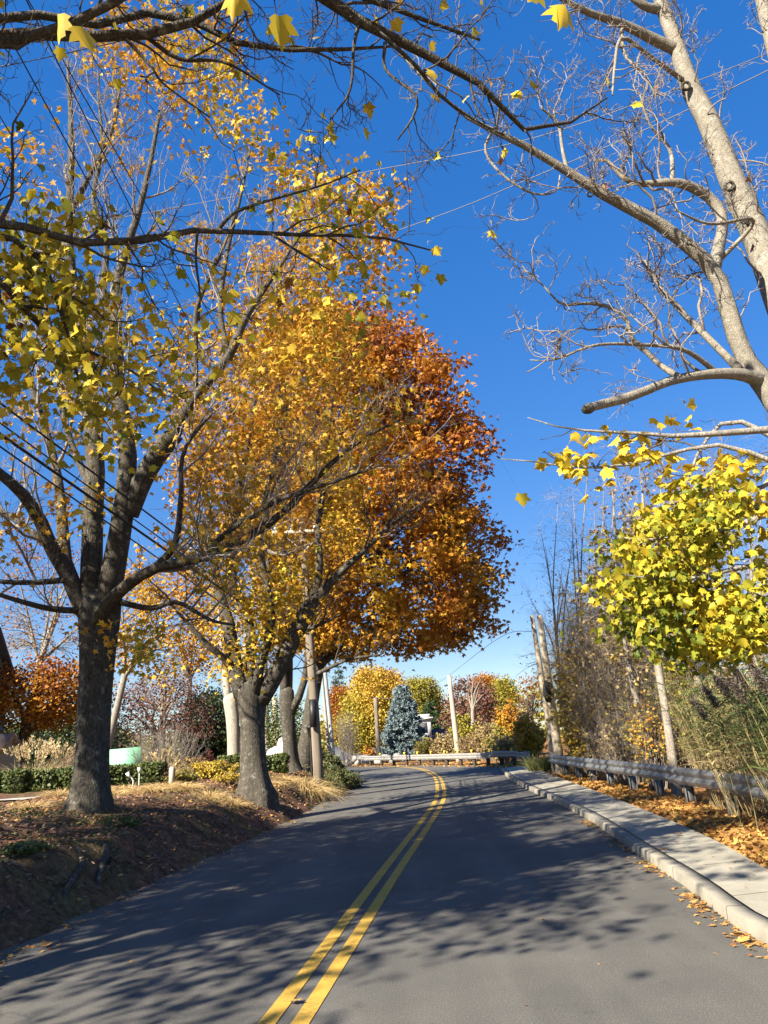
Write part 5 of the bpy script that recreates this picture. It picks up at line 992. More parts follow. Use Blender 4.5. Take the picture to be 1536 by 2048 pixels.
for k_, (x, Y) in enumerate([(714, 64), (750, 62), (778, 60)]):
    p = at(x, 1526, Y); g = Geo(); 
    for s in range(4): lump(g, (p[0] + s * .5 - .8, p[1] + rng.normal(0, .1), .12 + .3 * (s % 2)), (.42, .35, .3))
    tag(link('field_stone', g, M['fieldstone'], None, (p[0], p[1], 0)), ['rough grey stones at the left end of the far guardrail', 'rough grey stones between the brown pole and the yellow tree', 'rough grey stones in front of the blue spruce'][k_], 'stones')

# ------------------------------------------------------------------ garden on the left
bt('round orange tree on a short black trunk beside the grey house', [(1332, 20, 150), (1348, -5, 185), (1375, -15, 200), (1405, -10, 200), (1430, 0, 190), (1452, 10, 120)], 33, 420, 22, .3, (.11, .17), 'leaf_orange', tn(.38, .16, 0, 0, .12, 4.5), bx=38, by_=1525, shell=3.5, r0=.24, gap=-.45, gs=1.0)
bt('dark red japanese maple with pale limbs behind the bare shrub', [(1350, 290, 340), (1372, 250, 390), (1400, 222, 418), (1440, 215, 432), (1475, 220, 430)], 35, 380, 11, .28, (.08, .13), 'leaf_red', tn(.3, .25, 0, 0, -.1, 4), bx=310, by_=1520, shell=3, r0=.16, barkm='bark_pale', twigm='twig_grey', gap=-.45, gs=1.3)
bt('pinkish twiggy tree top over the red japanese maple', [(1335, 300, 340), (1355, 268, 385), (1385, 255, 395), (1420, 270, 380)], 38, 280, 3, .25, (.08, .13), 'leaf_red', tn(.05, .1), bx=325, barkm='bark_pale', twigm='twig_grey', r0=.14, twigs=2.5)
bt('broad dark evergreen between the red maple and white trunk', [(1385, 405, 440), (1410, 380, 465), (1450, 370, 475), (1500, 368, 478), (1528, 370, 475)], 39, 380, 30, .3, (.1, .16), 'leaf_green', (.4, .3), bx=420, by_=1535, shell=4, r0=.15)
bt('dark evergreen mass behind the plume grass', [(1448, 20, 150), (1470, -20, 240), (1500, -30, 260), (1535, -30, 250)], 42, 420, 30, .34, (.12, .2), 'leaf_green', (.5, .35), bx=110, by_=1545, shell=4, r0=.15)
bt('tall bare tree with scattered orange leaves behind the orange tree', [(1060, 60, 140), (1140, 0, 210), (1230, -40, 230), (1330, -20, 180)], 42, 380, 5, .35, (.12, .18), 'leaf_orange', tn(.5, .15), bx=60, by_=1530, barkm='bark_grey', twigm='twig_brown', r0=.2, gap=-.3, twigs=1.2)
bt('golden tree glowing behind the first maple trunk', [(1150, 240, 420), (1210, 200, 450), (1290, 225, 440), (1345, 250, 400)], 31, 230, 20, .3, (.12, .17), 'leaf_gold', tn(.55, .14), bx=200, by_=1530, r0=.15, gap=-.2, barkm='bark_grey')
bt('hazy bare tree behind the forked maple', [(960, 480, 570), (1060, 430, 620), (1180, 420, 630), (1300, 430, 620)], 46, 420, 0, .4, (.1, .2), 'leaf_tan', (.4, .2), bx=535, by_=1520, barkm='bark_grey', twigm='twig_grey', r0=.2, twigs=2.2)
bt('bare tree with a few pale leaves behind the japanese maple', [(1120, 330, 420), (1200, 270, 460), (1290, 260, 470), (1370, 300, 450)], 50, 380, 2, .4, (.14, .2), 'leaf_tan', tn(.3, .2), bx=380, by_=1520, barkm='bark_grey', twigm='twig_grey', r0=.2, twigs=2.2)
bt('grey green shrubby tree between the forked maple and third trunk', [(1400, 530, 600), (1440, 525, 612), (1490, 525, 615), (1515, 530, 610)], 44, 220, 16, .35, (.1, .16), 'leaf_hedge', tn(.4, .2), bx=565, by_=1525, r0=.1, twigs=1.0)
# white trunk behind
Yw = 30.0; tr = limb([(468, 1530, Yw, 27), (467, 1490, Yw, 25), (466, 1440, Yw, 27), (463, 1400, Yw, 33)], 12)
lim = [limb([(458, 1412, Yw, 17), (453, 1370, Yw, 15), (445, 1290, Yw + .3, 12), (435, 1180, Yw + .6, 8), (430, 1080, Yw + .8, 5)], 12), limb([(473, 1415, Yw, 16), (480, 1370, Yw, 14), (492, 1290, Yw + .2, 11), (505, 1180, Yw + .4, 7), (520, 1080, Yw + .6, 4)], 12)]
t, b, P0, A, B, C = maple('bone white forked trunk standing behind the second maple', tr, lim, (1.2, (1.0, 2.4)), (2.0, (.5, 1.2)), (2.0, (.2, .5)), bark='bark_white', twig='twig_grey', kt=14)
p = at(553, 1500, 50); pole('pale thin pole in the gap between second and third maple', (554, 1515), (549, 1395), 50, .42, .34, 'pole_pale')
sh('wide bare grey shrub behind the clipped hedge', 330, 1545, 27, 165, 1432, 90, twigm='twig_grey', sub=6, fine=4, arch=.1, r0=.011, lo=.3)
sh('small bare purplish shrub beside the first maple trunk', 132, 1562, 24, 60, 1492, 50, twigm='twig_brown', sub=6, fine=4, leafm='leaf_red', nleaf=250, tone=(.3, .2), size=(.04, .07))
for lab, x, y, Y, w, top, st, lm, nl, tone, sz in [('low golden leaved shrub left of the forked maple', 432, 1560, 23, 88, 1512, 80, 'leaf_yellow', 2600, tn(.55, .2), (.05, .085)),
    ('russet shrub behind the golden leaved shrub', 385, 1555, 25, 70, 1508, 70, 'leaf_tan', 1800, tn(.5, .2), (.05, .085)), ('green brown shrub right of the tan grass clump', 365, 1570, 21, 60, 1535, 60, 'leaf_olive', 1500, tn(.55, .2), (.04, .07)),
    ('dark maroon shrub at the foot of the dark evergreen', 410, 1545, 29, 60, 1500, 60, 'leaf_red', 1500, tn(.7, .2), (.05, .09)),
    ('small rust shrub beside the golden leaved shrub and forked trunk', 455, 1590, 19.8, 50, 1560, 50, 'leaf_yellow', 1100, tn(.3, .2), (.035, .06))]:
    sh(lab, x, y, Y, w, top, st, leafm=lm, nleaf=nl, tone=tone, size=sz)
def gr(label, x, y, Y, top, wpx, n, m, **k):
    p = at(x, y, Y); h = at(x, top, Y)[2] - tz(p[0], p[1]); return grass_clump(label, p[0], p[1], max(h, .25) * (1.55 if m == 'straw' else 1.05), wpx * Y / F / 2, n, m, **k)
gr('large pale plume grass between the two clipped hedges', 62, 1580, 22.5, 1492, 120, 900, 'plume_grass', plumes=70, spread=.75, w=.016)
gr('second pale plume grass close left of the first maple', 112, 1572, 24.5, 1496, 70, 500, 'plume_grass', plumes=40, spread=.6, w=.016)
gr('tan fountain grass in front of the bare grey shrub', 322, 1560, 23, 1508, 78, 700, 'plume_grass', plumes=30, spread=.8, w=.014)
gr('low straw grass left of the first maple foot', 122, 1592, 18.5, 1562, 60, 420, 'straw', bend=(.5, 1.1), spread=.9, w=.011)
for k_, (x, y, Y, top, w) in enumerate([(262, 1588, 17.6, 1560, 90), (330, 1584, 18, 1553, 95), (300, 1602, 16.6, 1576, 80), (372, 1600, 17.6, 1578, 60), (225, 1604, 16.2, 1580, 60)]):
    gr(['flattened straw grass right behind the first maple', 'tallest straw grass on the bank between the two maples', 'straw grass tuft low on the bank between the maples', 'thin straw grass nearest the forked maple', 'straw grass hugging the first maple trunk'][k_], x, y, Y, top, w, 900, 'straw', bend=(.4, 1.0), spread=.9, w=.012, name='straw_grass', group='straw grass tufts on the bank')
for k_, (x, y, Y, top, w) in enumerate([(420, 1585, 17.2, 1566, 50), (470, 1600, 17, 1584, 40), (545, 1572, 22, 1552, 50), (575, 1560, 24, 1540, 50), (640, 1556, 27, 1540, 46), (150, 1640, 13.6, 1616, 50), (60, 1640, 14, 1612, 70)]):
    gr(['small straw tuft left of the forked maple foot', 'small straw tuft against the forked maple foot', 'straw tuft just right of the forked maple', 'straw tuft between forked maple and straw mound', 'straw tuft at the bank edge before the juniper', 'short straw tuft at the front foot of the first maple', 'short straw tuft on the mulch near the left edge'][k_], x, y, Y, top, w, 420, 'straw', bend=(.4, 1.1), spread=1.0, w=.011, name='straw_grass', group='straw grass tufts on the bank')
gr('bright straw grass mound beyond the forked maple', 612, 1560, 24, 1524, 70, 700, 'straw', bend=(.7, 1.2), spread=1.1, w=.014, name='straw_grass')
gr('sunlit straw grass under the third maple and pole', 598, 1535, 30, 1515, 60, 500, 'plume_grass', bend=(.2, .6), spread=.6, w=.014)
for lab, x, y, Y, w, h, d, n in [('dark clipped hedge at the left edge', 12, 1588, 21.5, 80, .62, .9, 5200), ('long clipped hedge left of the first maple', 122, 1586, 21.8, 118, .6, .9, 7000), ('clipped hedge right of the first maple below the mint board', 262, 1577, 22.5, 115, .62, .9, 7000),
    ('square clipped hedge block at the foot of the white trunk', 462, 1545, 27, 42, .65, .8, 3200), ('clipped hedge between the forked maple and third trunk', 545, 1545, 27, 60, .6, .8, 3600)]:
    p = at(x, y, Y); hedge(lab, (p[0], p[1]), (w * Y / F, d, h), .06, n)
# low juniper spilling over the bank at the bend
for lab, x, y, Y, w, h, n in [('low dark juniper spilling over the bank at the bend', 690, 1565, 30, 60, .55, 3000), ('flat topped juniper behind the straw mound at the bend', 662, 1540, 33, 60, .8, 3200), ('dark creeping juniper on the steep bank before the bend', 662, 1582, 26.5, 50, .4, 2200)]:
    p = at(x, y, Y); b = np.array([p[0], p[1], tz(p[0], p[1])]); t = thing('juniper', lab, 'shrub', b); th = rng.uniform(0, 6.28, 90); L = w * Y / F / 2 * rng.uniform(.5, 1.1, 90); k = 6; s = np.linspace(0, 1, k)[None, :, None]
    P = b + np.stack([np.cos(th), np.sin(th) * 1.5, np.zeros(90)], 1)[:, None] * s * L[:, None, None]; P[:, :, 2] = terr(P[:, :, 0], P[:, :, 1]) .clip(0) + h * (np.sin(np.linspace(.3, 2.6, k))[None] * rng.uniform(.3, 1, (90, 1)))
    g = Geo(); g.tubes(P, np.full((90, k), .008), 3); link('stems', g, M['bark_twig'], t, b); g = Geo(); idx = np.repeat(np.arange(90), n // 90 + 10); q, T, _ = seg_points(P, np.ones((90, k)), idx, rng.uniform(.1, 1, len(idx))); q = q + rng.normal(0, .06, q.shape)
    leaves(g, q, nrm(T + rng.normal(0, .5, q.shape) + [0, 0, .3]), nrm(rng.normal(0, .5, q.shape) + [0, 0, 1.0]), rng.uniform(.08, .17, len(q)), rng.normal(.55, .25, len(q)), 2, width=.4); link('foliage', g, M['juniper'], t, b, smooth=False)
# small green plants on the bank
for lab, x, y, Y, w, top, n in [('small green leafy plant on the bank at the left edge', 32, 1748, 9.6, 110, 1712, 1500), ('patch of ivy on the bank below the first maple', 225, 1690, 12.2, 110, 1664, 1800)]:
    p = at(x, y, Y); h = at(x, top, Y)[2] - tz(p[0], p[1]); shrub(lab, p[0], p[1], w * Y / F, max(h, .2), 60, 'ivy', n, (.35, .25), (.03, .055), name='ivy_plant', cat='plant', r0=.004)
# roots showing on the eroded bank
for lab, pts in [('crooked exposed root left of two on the eroded bank', [(150, 1715, .035), (163, 1735, .04), (150, 1762, .045), (130, 1785, .035), (127, 1805, .02)]), ('thick exposed root below the first maple foot', [(205, 1680, .05), (210, 1715, .055), (200, 1748, .045), (193, 1775, .02)]), ('thin exposed root beside the thick root', [(218, 1700, .025), (222, 1735, .025), (220, 1765, .012)]), ('short exposed root near the road edge', [(103, 1780, .03), (103, 1805, .025), (98, 1815, .012)]), ('small exposed root at the far left of the bank', [(25, 1815, .03), (10, 1830, .028), (3, 1838, .015)])]:
    q = []
    for x, y, r in pts:
        for Y in np.linspace(7.5, 13, 160):
            p = at(x, y, Y)
            if p[2] < tz(p[0], p[1]): break
        q.append((p[0], p[1], tz(p[0], p[1]) + r * .6, r))
    q[0] = (q[0][0], q[0][1] + .1, q[0][2] - .06, q[0][3]); q[-1] = (q[-1][0], q[-1][1], q[-1][2] - .05, q[-1][3]); P, R = limb3(q, 20); P = P + wav(P, 9, 2)[:, None] * .012; g = Geo(); g.tubes(P[None], R[None], 8, cap=True); tag(link('tree_root', g, M['bark_dark'], None, P[0]), lab, 'root')

# ------------------------------------------------------------------ woods on the right behind the guardrail
def bare(label, px, Y, top_px, cl, rows, twigs=4.0, barkm='bark_pale', twigm='twig_grey', leafn=0, leafm='leaf_tan', tone=(.4, .2), lsz=(.08, .13), kn=7):
    """traced trunk, limbs and twigs that fill the silhouette rows"""
    tr = limb([(x, y, Y, d) for x, y, d in px], 16); b = tr[0][0].copy(); b[2] = tz(b[0], b[1]) - .15; tr[0][0] = b
    t = thing('bare_tree', label, 'tree', b); g = Geo(); flare(tr[0], tr[1], b[2] + .15, 12, 5, g, .3, .3)
    Tp, TR = tr[0][None], tr[1][None]; A, AR = grow(Tp, TR, 1.6, (.8, 2.2), 8, (20, 48), .3, .15, .35, rk=.6, rmin=.008); g.tubes(A, AR, 6); link('trunk', g, M[barkm], t, b)
    prof = profile(rows, Y); C = crown_points(prof, Y, cl, 2.2, .15); S = np.concatenate([A.reshape(-1, 3), Tp[:, 6:].reshape(-1, 3)]); SR = np.concatenate([AR.ravel(), TR[:, 6:].ravel()])
    P, R = connect(C, S, SR, 6, .1, .02); W, WR = grow(P, R, twigs, (.3, .8), 5, (20, 55), .2, .18, .15, rmin=.006 * max(1, Y / 26)); V, VR = grow(W, WR, 3.0, (.15, .45), 4, (25, 60), .15, .2, .2, rmin=.0042 * max(1, Y / 26))
    g = Geo(); g.tubes(P, R, 4); g.tubes(W, WR, 3); g.tubes(V, VR, 3); link('branches', g, M[twigm], t, b)
    if leafn: g = Geo(); twig_leaves(g, W, WR, leafn / plen(W).sum(), lsz, tone, 1, .2); link('crown', g, M[leafm], t, b, smooth=False)
BX = 1
bare('pale leaning trunk left of the two standing in the right woods', [(1306, 1560, 15), (1290, 1480, 14), (1275, 1410, 13), (1262, 1350, 12), (1248, 1280, 10), (1240, 1180, 7), (1232, 1080, 5), (1225, 980, 3)], 19, None, 160, [(960, 1200, 1260), (1050, 1170, 1310), (1150, 1160, 1320), (1280, 1180, 1310), (1380, 1220, 1300)], leafn=900, leafm='leaf_tan')
bare('thickest pale trunk in the right woods, under the yellow boughs', [(1352, 1580, 18), (1340, 1480, 17), (1328, 1400, 16), (1316, 1330, 15), (1308, 1270, 13), (1300, 1180, 10), (1292, 1080, 7), (1285, 980, 4)], 17, None, 150, [(950, 1250, 1320), (1050, 1220, 1370), (1160, 1220, 1390), (1300, 1260, 1380)], leafn=500)
bare('straight pale trunk behind the reeds in the right woods', [(1408, 1580, 15), (1402, 1480, 14), (1396, 1390, 13), (1390, 1320, 12), (1382, 1200, 8), (1375, 1050, 5), (1370, 950, 3)], 19, None, 150, [(920, 1330, 1420), (1040, 1300, 1470), (1160, 1300, 1480), (1300, 1330, 1460)], leafn=400)
bare('second trunk behind the reeds, rightmost of the pale trunks', [(1490, 1590, 14), (1482, 1480, 13), (1475, 1390, 11), (1465, 1250, 8), (1460, 1100, 5), (1455, 980, 3)], 20, None, 140, [(900, 1410, 1500), (1040, 1390, 1550), (1180, 1390, 1560), (1320, 1410, 1550)])
bare('thin dark sapling beside the vine draped brush', [(1243, 1545, 7), (1233, 1460, 7), (1222, 1390, 6), (1214, 1300, 5), (1205, 1200, 3)], 23, None, 90, [(1150, 1170, 1230), (1230, 1150, 1260), (1330, 1170, 1260)], barkm='bark_grey', twigm='twig_brown', leafn=500)
bare('slender sapling with vines between the pale trunks', [(1262, 1550, 6), (1256, 1480, 6), (1252, 1400, 5), (1262, 1280, 4), (1270, 1150, 2.5)], 21, None, 90, [(1130, 1240, 1300), (1260, 1220, 1310), (1380, 1230, 1300)], twigm='twig_brown', leafn=600, leafm='leaf_yellow')
for lab, x0, x1, xt, Y, top, xl, xr in [('tall misty bare tree nearest the open sky right of the road', 1140, 1150, 1110, 40, 985, 1030, 1190), ('tall bare tree second from the open sky on the right', 1190, 1195, 1165, 36, 905, 1090, 1250), ('tall bare tree behind the pale leaning trunk', 1240, 1250, 1225, 38, 880, 1150, 1310), ('tall bare tree behind the yellow maple boughs', 1330, 1340, 1320, 36, 860, 1240, 1400), ('tall bare tree beyond the reeds at right', 1430, 1440, 1430, 40, 850, 1340, 1520), ('tall bare tree at the right edge of the woods', 1530, 1535, 1530, 38, 860, 1450, 1620)]:
    bt(lab, [(top, (xl + xt) / 2 + 12, (xr + xt) / 2 - 12), (top + 110, xl + 18, xr - 18), ((top + 1500) / 2, xl, xr), (1380, xl + 20, xr - 20)], Y, 330, 1, .3, (.07, .11), 'leaf_tan', tn(.75, .2), bx=x1, by_=1530, barkm='bark_pale', twigm='twig_brown', r0=.12, stems=8, twigs=3.2, shell=2.2, fork=.1, twl=(.4, 1.2), name='bare_tree')
for (lab, x, y, Y, w, top, st, lm, nl, tone, sz) in [
    ('tangle of tan leaved brush under the pale leaning trunk', 1265, 1560, 18.5, 110, 1370, 90, 'leaf_tan', 1300, tn(.55, .25), (.05, .08)),
    ('tall tan brush between the leaning poles and first pale trunk', 1225, 1545, 22, 120, 1250, 90, 'leaf_tan', 1500, tn(.5, .25), (.05, .09)),
    ('tan and yellow brush behind the thickest pale trunk', 1335, 1575, 19.5, 120, 1290, 90, 'leaf_olive', 1400, tn(.3, .25), (.05, .09)),
    ('yellow leaved vine tangle between the two pale trunks', 1318, 1575, 16.5, 70, 1380, 70, 'leaf_yellow', 1300, tn(.45, .2), (.05, .09)),
    ('dense brush behind the reeds', 1420, 1590, 19, 140, 1300, 110, 'leaf_olive', 3000, tn(.2, .25), (.06, .1)),
    ('dense tan brush at the right edge behind the reeds', 1520, 1600, 17, 130, 1310, 100, 'leaf_tan', 2600, tn(.4, .25), (.06, .1)),
    ('dim brown brush deep in the right woods', 1290, 1530, 26, 150, 1240, 130, 'leaf_tan', 1700, tn(.7, .2), (.08, .12)),
    ('dim olive brush deep in the right woods', 1400, 1540, 26, 160, 1250, 130, 'leaf_olive', 1700, tn(.6, .2), (.08, .12)),
    ('dense twiggy thicket with sparse gold leaves left of the yellow maple boughs', 1200, 1530, 27, 150, 1165, 130, 'leaf_yellow', 900, tn(.75, .2), (.06, .1)),
    ('dense grey thicket behind the two standing pale trunks', 1300, 1530, 24, 150, 1150, 130, 'leaf_tan', 1000, tn(.5, .2), (.06, .1)),
    ('dark green undergrowth deep behind the pale trunks', 1320, 1530, 30, 220, 1330, 110, 'leaf_green', 2600, tn(.6, .3), (.1, .16)),
    ('dark undergrowth deep behind the reeds', 1450, 1530, 29, 220, 1310, 110, 'leaf_green', 2600, tn(.6, .3), (.1, .16)),
    ('low brown weeds along the sidewalk rail', 1230, 1570, 19.8, 80, 1470, 90, 'leaf_tan', 1200, tn(.5, .2), (.04, .07))]:
    sh(lab, x, y, Y, w, top, st, leafm=lm, nleaf=nl, tone=tone, size=sz, sub=4, fine=1.5, twigm='twig_grey' if len(lab) % 2 else 'twig_brown')
for k_, (x0, x1, Y, top, lab) in enumerate([(1180, 1150, 25, 1120, 'thin grey stem nearest the leaning poles'), (1205, 1188, 27, 1080, 'thin grey stem between poles and leaning trunk, tallest there'), (1322, 1300, 23, 1060, 'thin pale stem between the two standing pale trunks'), (1370, 1345, 22, 1120, 'thin stem right of the thickest pale trunk'), (1445, 1425, 21, 1150, 'thin stem left of the rightmost pale trunk'), (1520, 1500, 19, 1080, 'thin pale stem at the far right of the woods'), (1285, 1262, 28, 1040, 'thin stem deep behind the leaning trunk'), (1420, 1400, 29, 1020, 'thin stem deep behind the straight pale trunk')]):
    m = (top + 1540) / 2; bare(lab, [(x0, 1545, 6), ((x0 * 2 + x1) / 3, m + 90, 5.5), ((x0 + x1) / 2, m - 40, 4), (x1, top + 20, 2)], Y, None, 90, [(top, x1 - 12, x1 + 22), (m - 100, x1 - 45, x1 + 60), (m + 60, x1 - 30, x1 + 60)], twigs=3.0, barkm='bark_pale' if k_ % 2 else 'bark_grey', twigm='twig_brown', leafn=260, leafm='leaf_tan' if k_ % 3 else 'leaf_yellow')
# reeds
def reed_set(n, xr, Yr, hr, lean=-.12):
    g = Geo(); gl = Geo(); Y = rng.uniform(*Yr, n); X0 = np.interp(Y, [4, 8, 10, 12.7, 16, 20], [4.5, 4.85, 5.1, 5.35, 6.0, 6.3]); X = X0 + rng.uniform(*xr, n) ** 1.4
    clump_ = wav(np.stack([X, Y], 1), 2.2, 7) > -.35; X, Y = X[clump_], Y[clump_]; n = len(X); z = terr(X, Y) - .03; h = rng.uniform(*hr, n) * (1 - .25 * sst(13, 18, Y)); b = np.stack([X, Y, z], 1); k = 6; s = np.linspace(0, 1, k)[None, :, None]
    d = np.stack([rng.normal(lean, .1, n), rng.normal(0, .1, n), np.ones(n)], 1); P = b[:, None] + d[:, None] * s * h[:, None, None] + (s ** 2) * (rng.normal(0, .1, (n, 1, 3)) * np.array([1, 1, 0])) * h[:, None, None]
    return P, h
P, h = reed_set(760, (0.0, 1.3), (8.2, 15), (1.3, 2.4)); P2, h2 = reed_set(240, (-.35, .05), (8.0, 11.8), (.8, 2.2), -.16); P = np.concatenate([P, P2])
g = Geo(); g.tubes(P, np.broadcast_to(.0068 * np.linspace(1, .5, 6)[None], P.shape[:2]), 4, np.clip(rng.normal(.92, .08, len(P)), 0, 1))
m = 13; idx = np.repeat(np.arange(len(P)), m); q, T, _ = seg_points(P, np.ones(P.shape[:2]), idx, rng.uniform(.42, 1, len(idx)) ** .8); a = rng.uniform(0, 6.28, len(idx)); d = nrm(np.stack([np.cos(a), np.sin(a), rng.uniform(.5, 1.6, len(idx))], 1))
hq = (q[:, 2] - 0.1) / 2.0; blades(g, q, d, rng.uniform(.22, .5, len(idx)), rng.uniform(.012, .028, len(idx)), rng.uniform(.3, 1.0, len(idx)), np.clip(.85 - .95 * hq + rng.normal(0, .16, len(idx)) + np.where(q[:, 1] > 12, .3, 0), 0, 1))
tag(link('reeds', g, M['reed'], smooth=False), 'dense green and straw coloured reeds growing over the guardrail', 'reeds', kind='stuff')
names = ['tallest plumed reed above the right guardrail', 'plumed reed leaning at the left of the plume row', 'plumed reed second in the row from the left', 'plumed reed in the middle of the row', 'short plumed reed in front of the middle', 'plumed reed near the right edge of the picture', 'plumed reed cut by the right edge of the picture', 'faint plumed reed beside the straight pale trunk']
for lab, (x, y, Y) in zip(names, [(1505, 1322, 9.6), (1415, 1375, 11), (1440, 1355, 10.4), (1472, 1335, 10), (1468, 1360, 9.5), (1522, 1350, 9.2), (1538, 1330, 9.4), (1392, 1400, 11.6)]):
    tp_ = at(x, y, Y); bx, by = tp_[0] + .3, tp_[1]; b = np.array([bx, by, tz(bx, by) - .05]); t = thing('reed', lab, 'reed', b, 'reeds with feathery plumes'); s = np.linspace(0, 1, 8)[:, None]; P = b * (1 - s) + tp_ * s + np.array([.12, 0, 0]) * np.sin(s * 3.14)
    g = Geo(); g.tubes(P[None], (.007 * np.linspace(1, .4, 8))[None], 5, .8); link('stalk', g, M['reed'], t, b); g = Geo(); n = 520; u = rng.uniform(0, 1, n); ax = nrm(P[-1] - P[-3]); drp = np.array([-.35, -.05, -.15]); c = P[-1] + ax * ((.12 - u) * .34)[:, None] + drp * ((1 - u) ** 2 * .16)[:, None]
    w_ = .052 * np.sin(np.clip(u * .9 + .08, 0, 1) * math.pi) ** .7; c = c + rng.normal(0, 1, (n, 3)) * w_[:, None] * .55; leaves(g, c, nrm(drp + rng.normal(0, .5, (n, 3))), rng.normal(size=(n, 3)), rng.uniform(.03, .07, n), rng.normal(.5, .3, n), 2, width=.22); link('plume', g, M['plume'], t, b, smooth=False)
    g = Geo(); k = 9; q = P[rng.integers(3, 7, k)]; a = rng.uniform(0, 6.28, k); blades(g, q, nrm(np.stack([np.cos(a), np.sin(a), np.ones(k)], 1)), rng.uniform(.35, .6, k), .024, rng.uniform(.5, 1.2, k), rng.uniform(.1, .6, k)); link('blades', g, M['reed'], t, b, smooth=False)

# ------------------------------------------------------------------ fallen leaves and ground cover
def scatter(n, fx_, z_off=.012, size=(.05, .11), tone=(.4, .25), lod=1, m='litter', tilt=.5, wd=1.0):
    X, Y = fx_(n); z = terr(X, Y); n = len(X); a = rng.uniform(0, 6.28, n); d = nrm(np.stack([np.cos(a), np.sin(a), rng.normal(0, .25, n)], 1)); nor = nrm(np.stack([rng.normal(0, tilt, n), rng.normal(0, tilt, n), np.ones(n)], 1))
    g = Geo(); leaves(g, np.stack([X, Y, z + z_off + rng.uniform(0, .035, n)], 1), d, nor, rng.uniform(*size, n), np.clip(rng.normal(*tone, n), 0, 1), lod, (-.4, .6), (-.3, .4), wd); return g
def strip_r(n):
    Y = rng.uniform(5, 34, n) ** 1.0; o = np.abs(rng.normal(0, .75, n)) - .10; k = wav(np.stack([o * 2, Y], 1), 1.3, 3) > -.9 + .8 * (o < 0); Y, o = Y[k], o[k]; return np.interp(Y, WB[:, 1], WB[:, 0]) + o, Y
tag(link('leaf_litter', scatter(15000, strip_r, .02, (.06, .12), (.35, .28)), M['litter'], smooth=False), 'drift of orange and tan fallen leaves behind the sidewalk', 'fallen leaves', kind='stuff')
def far_r(n):
    i = rng.uniform(0, 13, n); q = np.stack([np.interp(i, np.arange(14), fp[:, 0]), np.interp(i, np.arange(14), fp[:, 1])], 1); return q[:, 0] + rng.normal(.3, .7, n), q[:, 1] + np.abs(rng.normal(.1, .8, n)) - .5
tag(link('leaf_litter', scatter(6000, far_r, .02, (.08, .15), (.3, .2)), M['litter'], smooth=False), 'pale fallen leaves lying under the far guardrail', 'fallen leaves', kind='stuff')
def bank(n):
    Y = rng.uniform(5.5, 34, n); o = rng.uniform(0, 1, n) ** .8 * 6 + .02; return np.interp(Y, LE[:, 1], LE[:, 0]) - o, Y
tag(link('mulch_chips', scatter(26000, bank, .004, (.03, .09), (.4, .28), 2, 'mulch', .5, .5), M['mulch'], smooth=False), 'brown mulch and bark chips over the left bank', 'mulch', kind='stuff')
tag(link('leaf_litter', scatter(5200, bank, .012, (.04, .085), (.45, .28), 1), M['litter'], smooth=False), 'dry leaves scattered over the left bank', 'fallen leaves', kind='stuff')
def cover(n):
    X, Y = bank(n); k = wav(np.stack([X, Y], 1), .9, 9) + .5 * wav(np.stack([X, Y], 1), 3, 2) > .45; return X[k], Y[k]
tag(link('ground_cover', scatter(26000, cover, .03, (.03, .06), (.45, .28), 2, 'ivy', .8), M['ivy'], smooth=False), 'patchy low green ground cover on the left bank', 'ground cover', kind='stuff')
X, Y = cover(9000); g = Geo(); b = np.stack([X, Y, terr(X, Y) - .01], 1); n = len(X); blades(g, b, nrm(np.stack([rng.normal(0, .6, n), rng.normal(0, .6, n), np.ones(n)], 1)), rng.uniform(.06, .2, n), .006, rng.uniform(.3, 1, n), rng.normal(.4, .25, n)); tag(link('grass', g, M['straw'], smooth=False), 'short straw coloured grass blades over the bank', 'grass', kind='stuff')
def gut(n):
    Y = 5.5 + 22 * rng.uniform(0, 1, n) ** 1.5; return np.interp(Y, LE[:, 1], LE[:, 0]) + np.abs(rng.normal(.05, .18, n)), Y
def gutr(n):
    Y = np.concatenate([rng.normal(c, .35, n // 5) for c in (6.3, 7.6, 9.6, 11.5, 14)]); return np.interp(Y, RE[:, 1], RE[:, 0]) - np.abs(rng.normal(.03, .10, len(Y))), Y
for f, n, lab in ((gut, 420, 'leaf scraps along the left edge of the road'), (gutr, 420, 'dry needles and leaf scraps in the curb gutter')):
    X, Y = f(n); n = len(X); g = Geo(); a = rng.uniform(0, 6.28, n); leaves(g, np.stack([X, Y, np.full(n, .012)], 1), np.stack([np.cos(a), np.sin(a), rng.normal(0, .08, n)], 1), nrm(np.stack([rng.normal(0, .2, n), rng.normal(0, .2, n), np.ones(n)], 1)), rng.uniform(.03, .08, n), rng.normal(.4, .25, n), 1, (-.2, .3), (0, .2), .8); tag(link('leaf_litter', g, M['litter'], smooth=False), lab, 'fallen leaves', kind='stuff')
def lane(n):
    Y = 5.2 + 26 * rng.uniform(0, 1, n) ** 1.3; a_ = np.interp(Y, LE[:, 1], LE[:, 0]); b_ = np.interp(Y, RE[:, 1], RE[:, 0]); u = rng.beta(.6, .6, n); return a_ + (b_ - a_) * u, Y
def walk_(n):
    Y = 5.5 + 26 * rng.uniform(0, 1, n); a_ = np.interp(Y, RE[:, 1], RE[:, 0]) + .25; b_ = np.interp(Y, WB[:, 1], WB[:, 0]); return a_ + (b_ - a_) * rng.uniform(0, 1, n) ** .6, Y
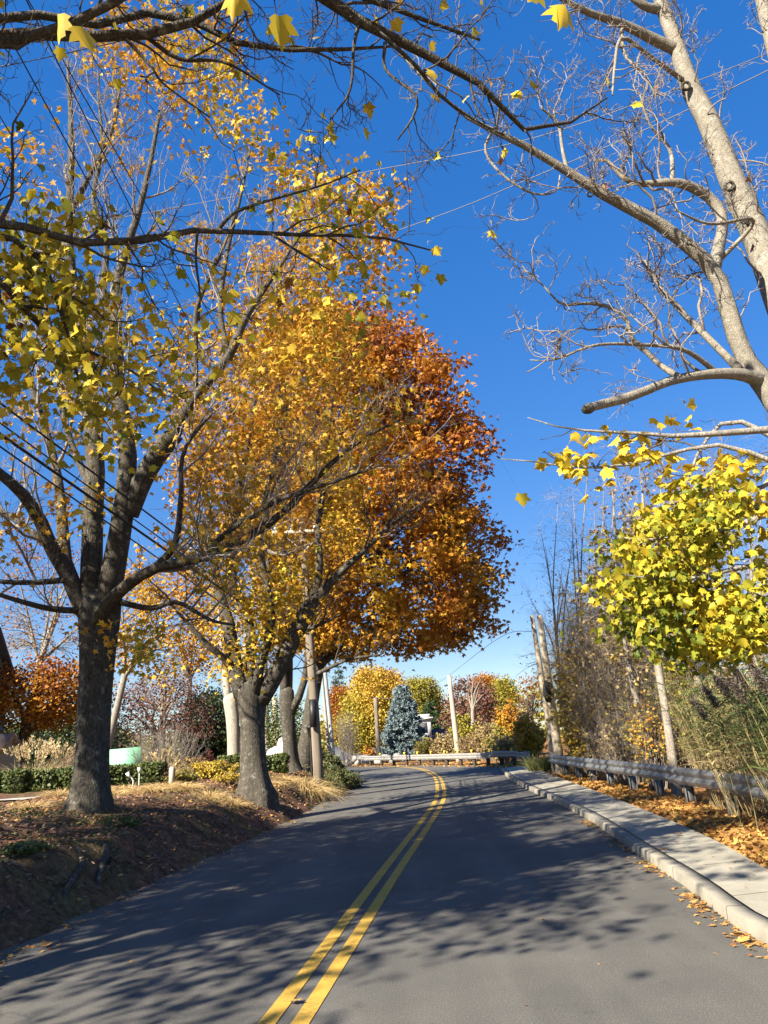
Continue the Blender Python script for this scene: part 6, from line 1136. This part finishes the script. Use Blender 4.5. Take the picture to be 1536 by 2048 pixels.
for f, n, zz, lab in ((lane, 150, .006, 'tiny leaf bits strewn over the asphalt'), (walk_, 160, .135, 'small leaf bits strewn over the sidewalk')):
    X, Y = f(n); g = Geo(); a = rng.uniform(0, 6.28, n); leaves(g, np.stack([X, Y, np.full(n, zz)], 1), np.stack([np.cos(a), np.sin(a), rng.normal(0, .1, n)], 1), nrm(np.stack([rng.normal(0, .25, n), rng.normal(0, .25, n), np.ones(n)], 1)), rng.uniform(.015, .05, n), rng.normal(.5, .28, n), 1, (-.3, .3), (0, .3), .8); tag(link('leaf_litter', g, M['litter'], smooth=False), lab, 'fallen leaves', kind='stuff')
single = [(583, 2003, 'curled yellow leaf lying on the yellow line', .10), (1475, 1866, 'yellow leaf in the gutter beside the curb', .10), (1480, 1884, 'second yellow leaf in the gutter, just below the first', .11), (1405, 1815, 'yellow leaf in the gutter beside dry needles', .10), (1187, 1648, 'bright yellow leaf at the foot of the curb', .10), (968, 1631, 'lone pale leaf on the shaded right lane', .10), (1330, 1700, 'curled dark leaf lying on the sidewalk', .12), (1362, 1668, 'brown leaf on the sidewalk near the reeds', .11), (1250, 1702, 'tan leaf in the gutter in the shade', .10), (233, 1800, 'pale dry stick like leaf at the left road edge', .12), (88, 1893, 'pale leaf at the edge of the dirt bank', .11), (310, 1770, 'pale leaf on the dirt near the road edge', .1), (140, 1852, 'dry leaf on the road edge below the roots', .09)]
for x, y, lab, s in single:
    zr = .145 if ('sidewalk' in lab) else 0.012; p = gnd(x, y, zr); g = Geo(); a = rng.uniform(0, 6.28); leaves(g, p[None], np.array([[math.cos(a), math.sin(a), .05]]), np.array([[.1, .1, 1.0]]), s, np.array([.1 if 'yellow' in lab else .35]), 0, (-.4, -.2), (-.3, -.1)); tag(link('fallen_leaf', g, M['litter'], None, p, smooth=False), lab, 'leaf', 'single leaves fallen on the road and sidewalk')
# far woods that close the horizon
g = Geo(); n = 22000; a = rng.uniform(-1.25, 1.25, n); D = rng.uniform(150, 210, n); hmax = 7 + 3.5 * wav(np.stack([a * 14, a * 0], 1), 1.0, 4); p = np.stack([D * np.sin(a), D * np.cos(a), .4 + hmax * rng.uniform(0, 1, n)], 1); d, nor = hang(n, .2, .9); leaves(g, p, d, nor, rng.uniform(.9, 1.7, n), .45 + .3 * wav(p, .12, 5) + rng.normal(0, .18, n), 2)
tag(link('distant_woods', g, M['leaf_olive'], smooth=False), 'low band of distant mixed autumn woods on the horizon', 'woods', kind='stuff')
print('polys', sum(len(o.data.polygons) for o in SC.objects if o.type == 'MESH'))
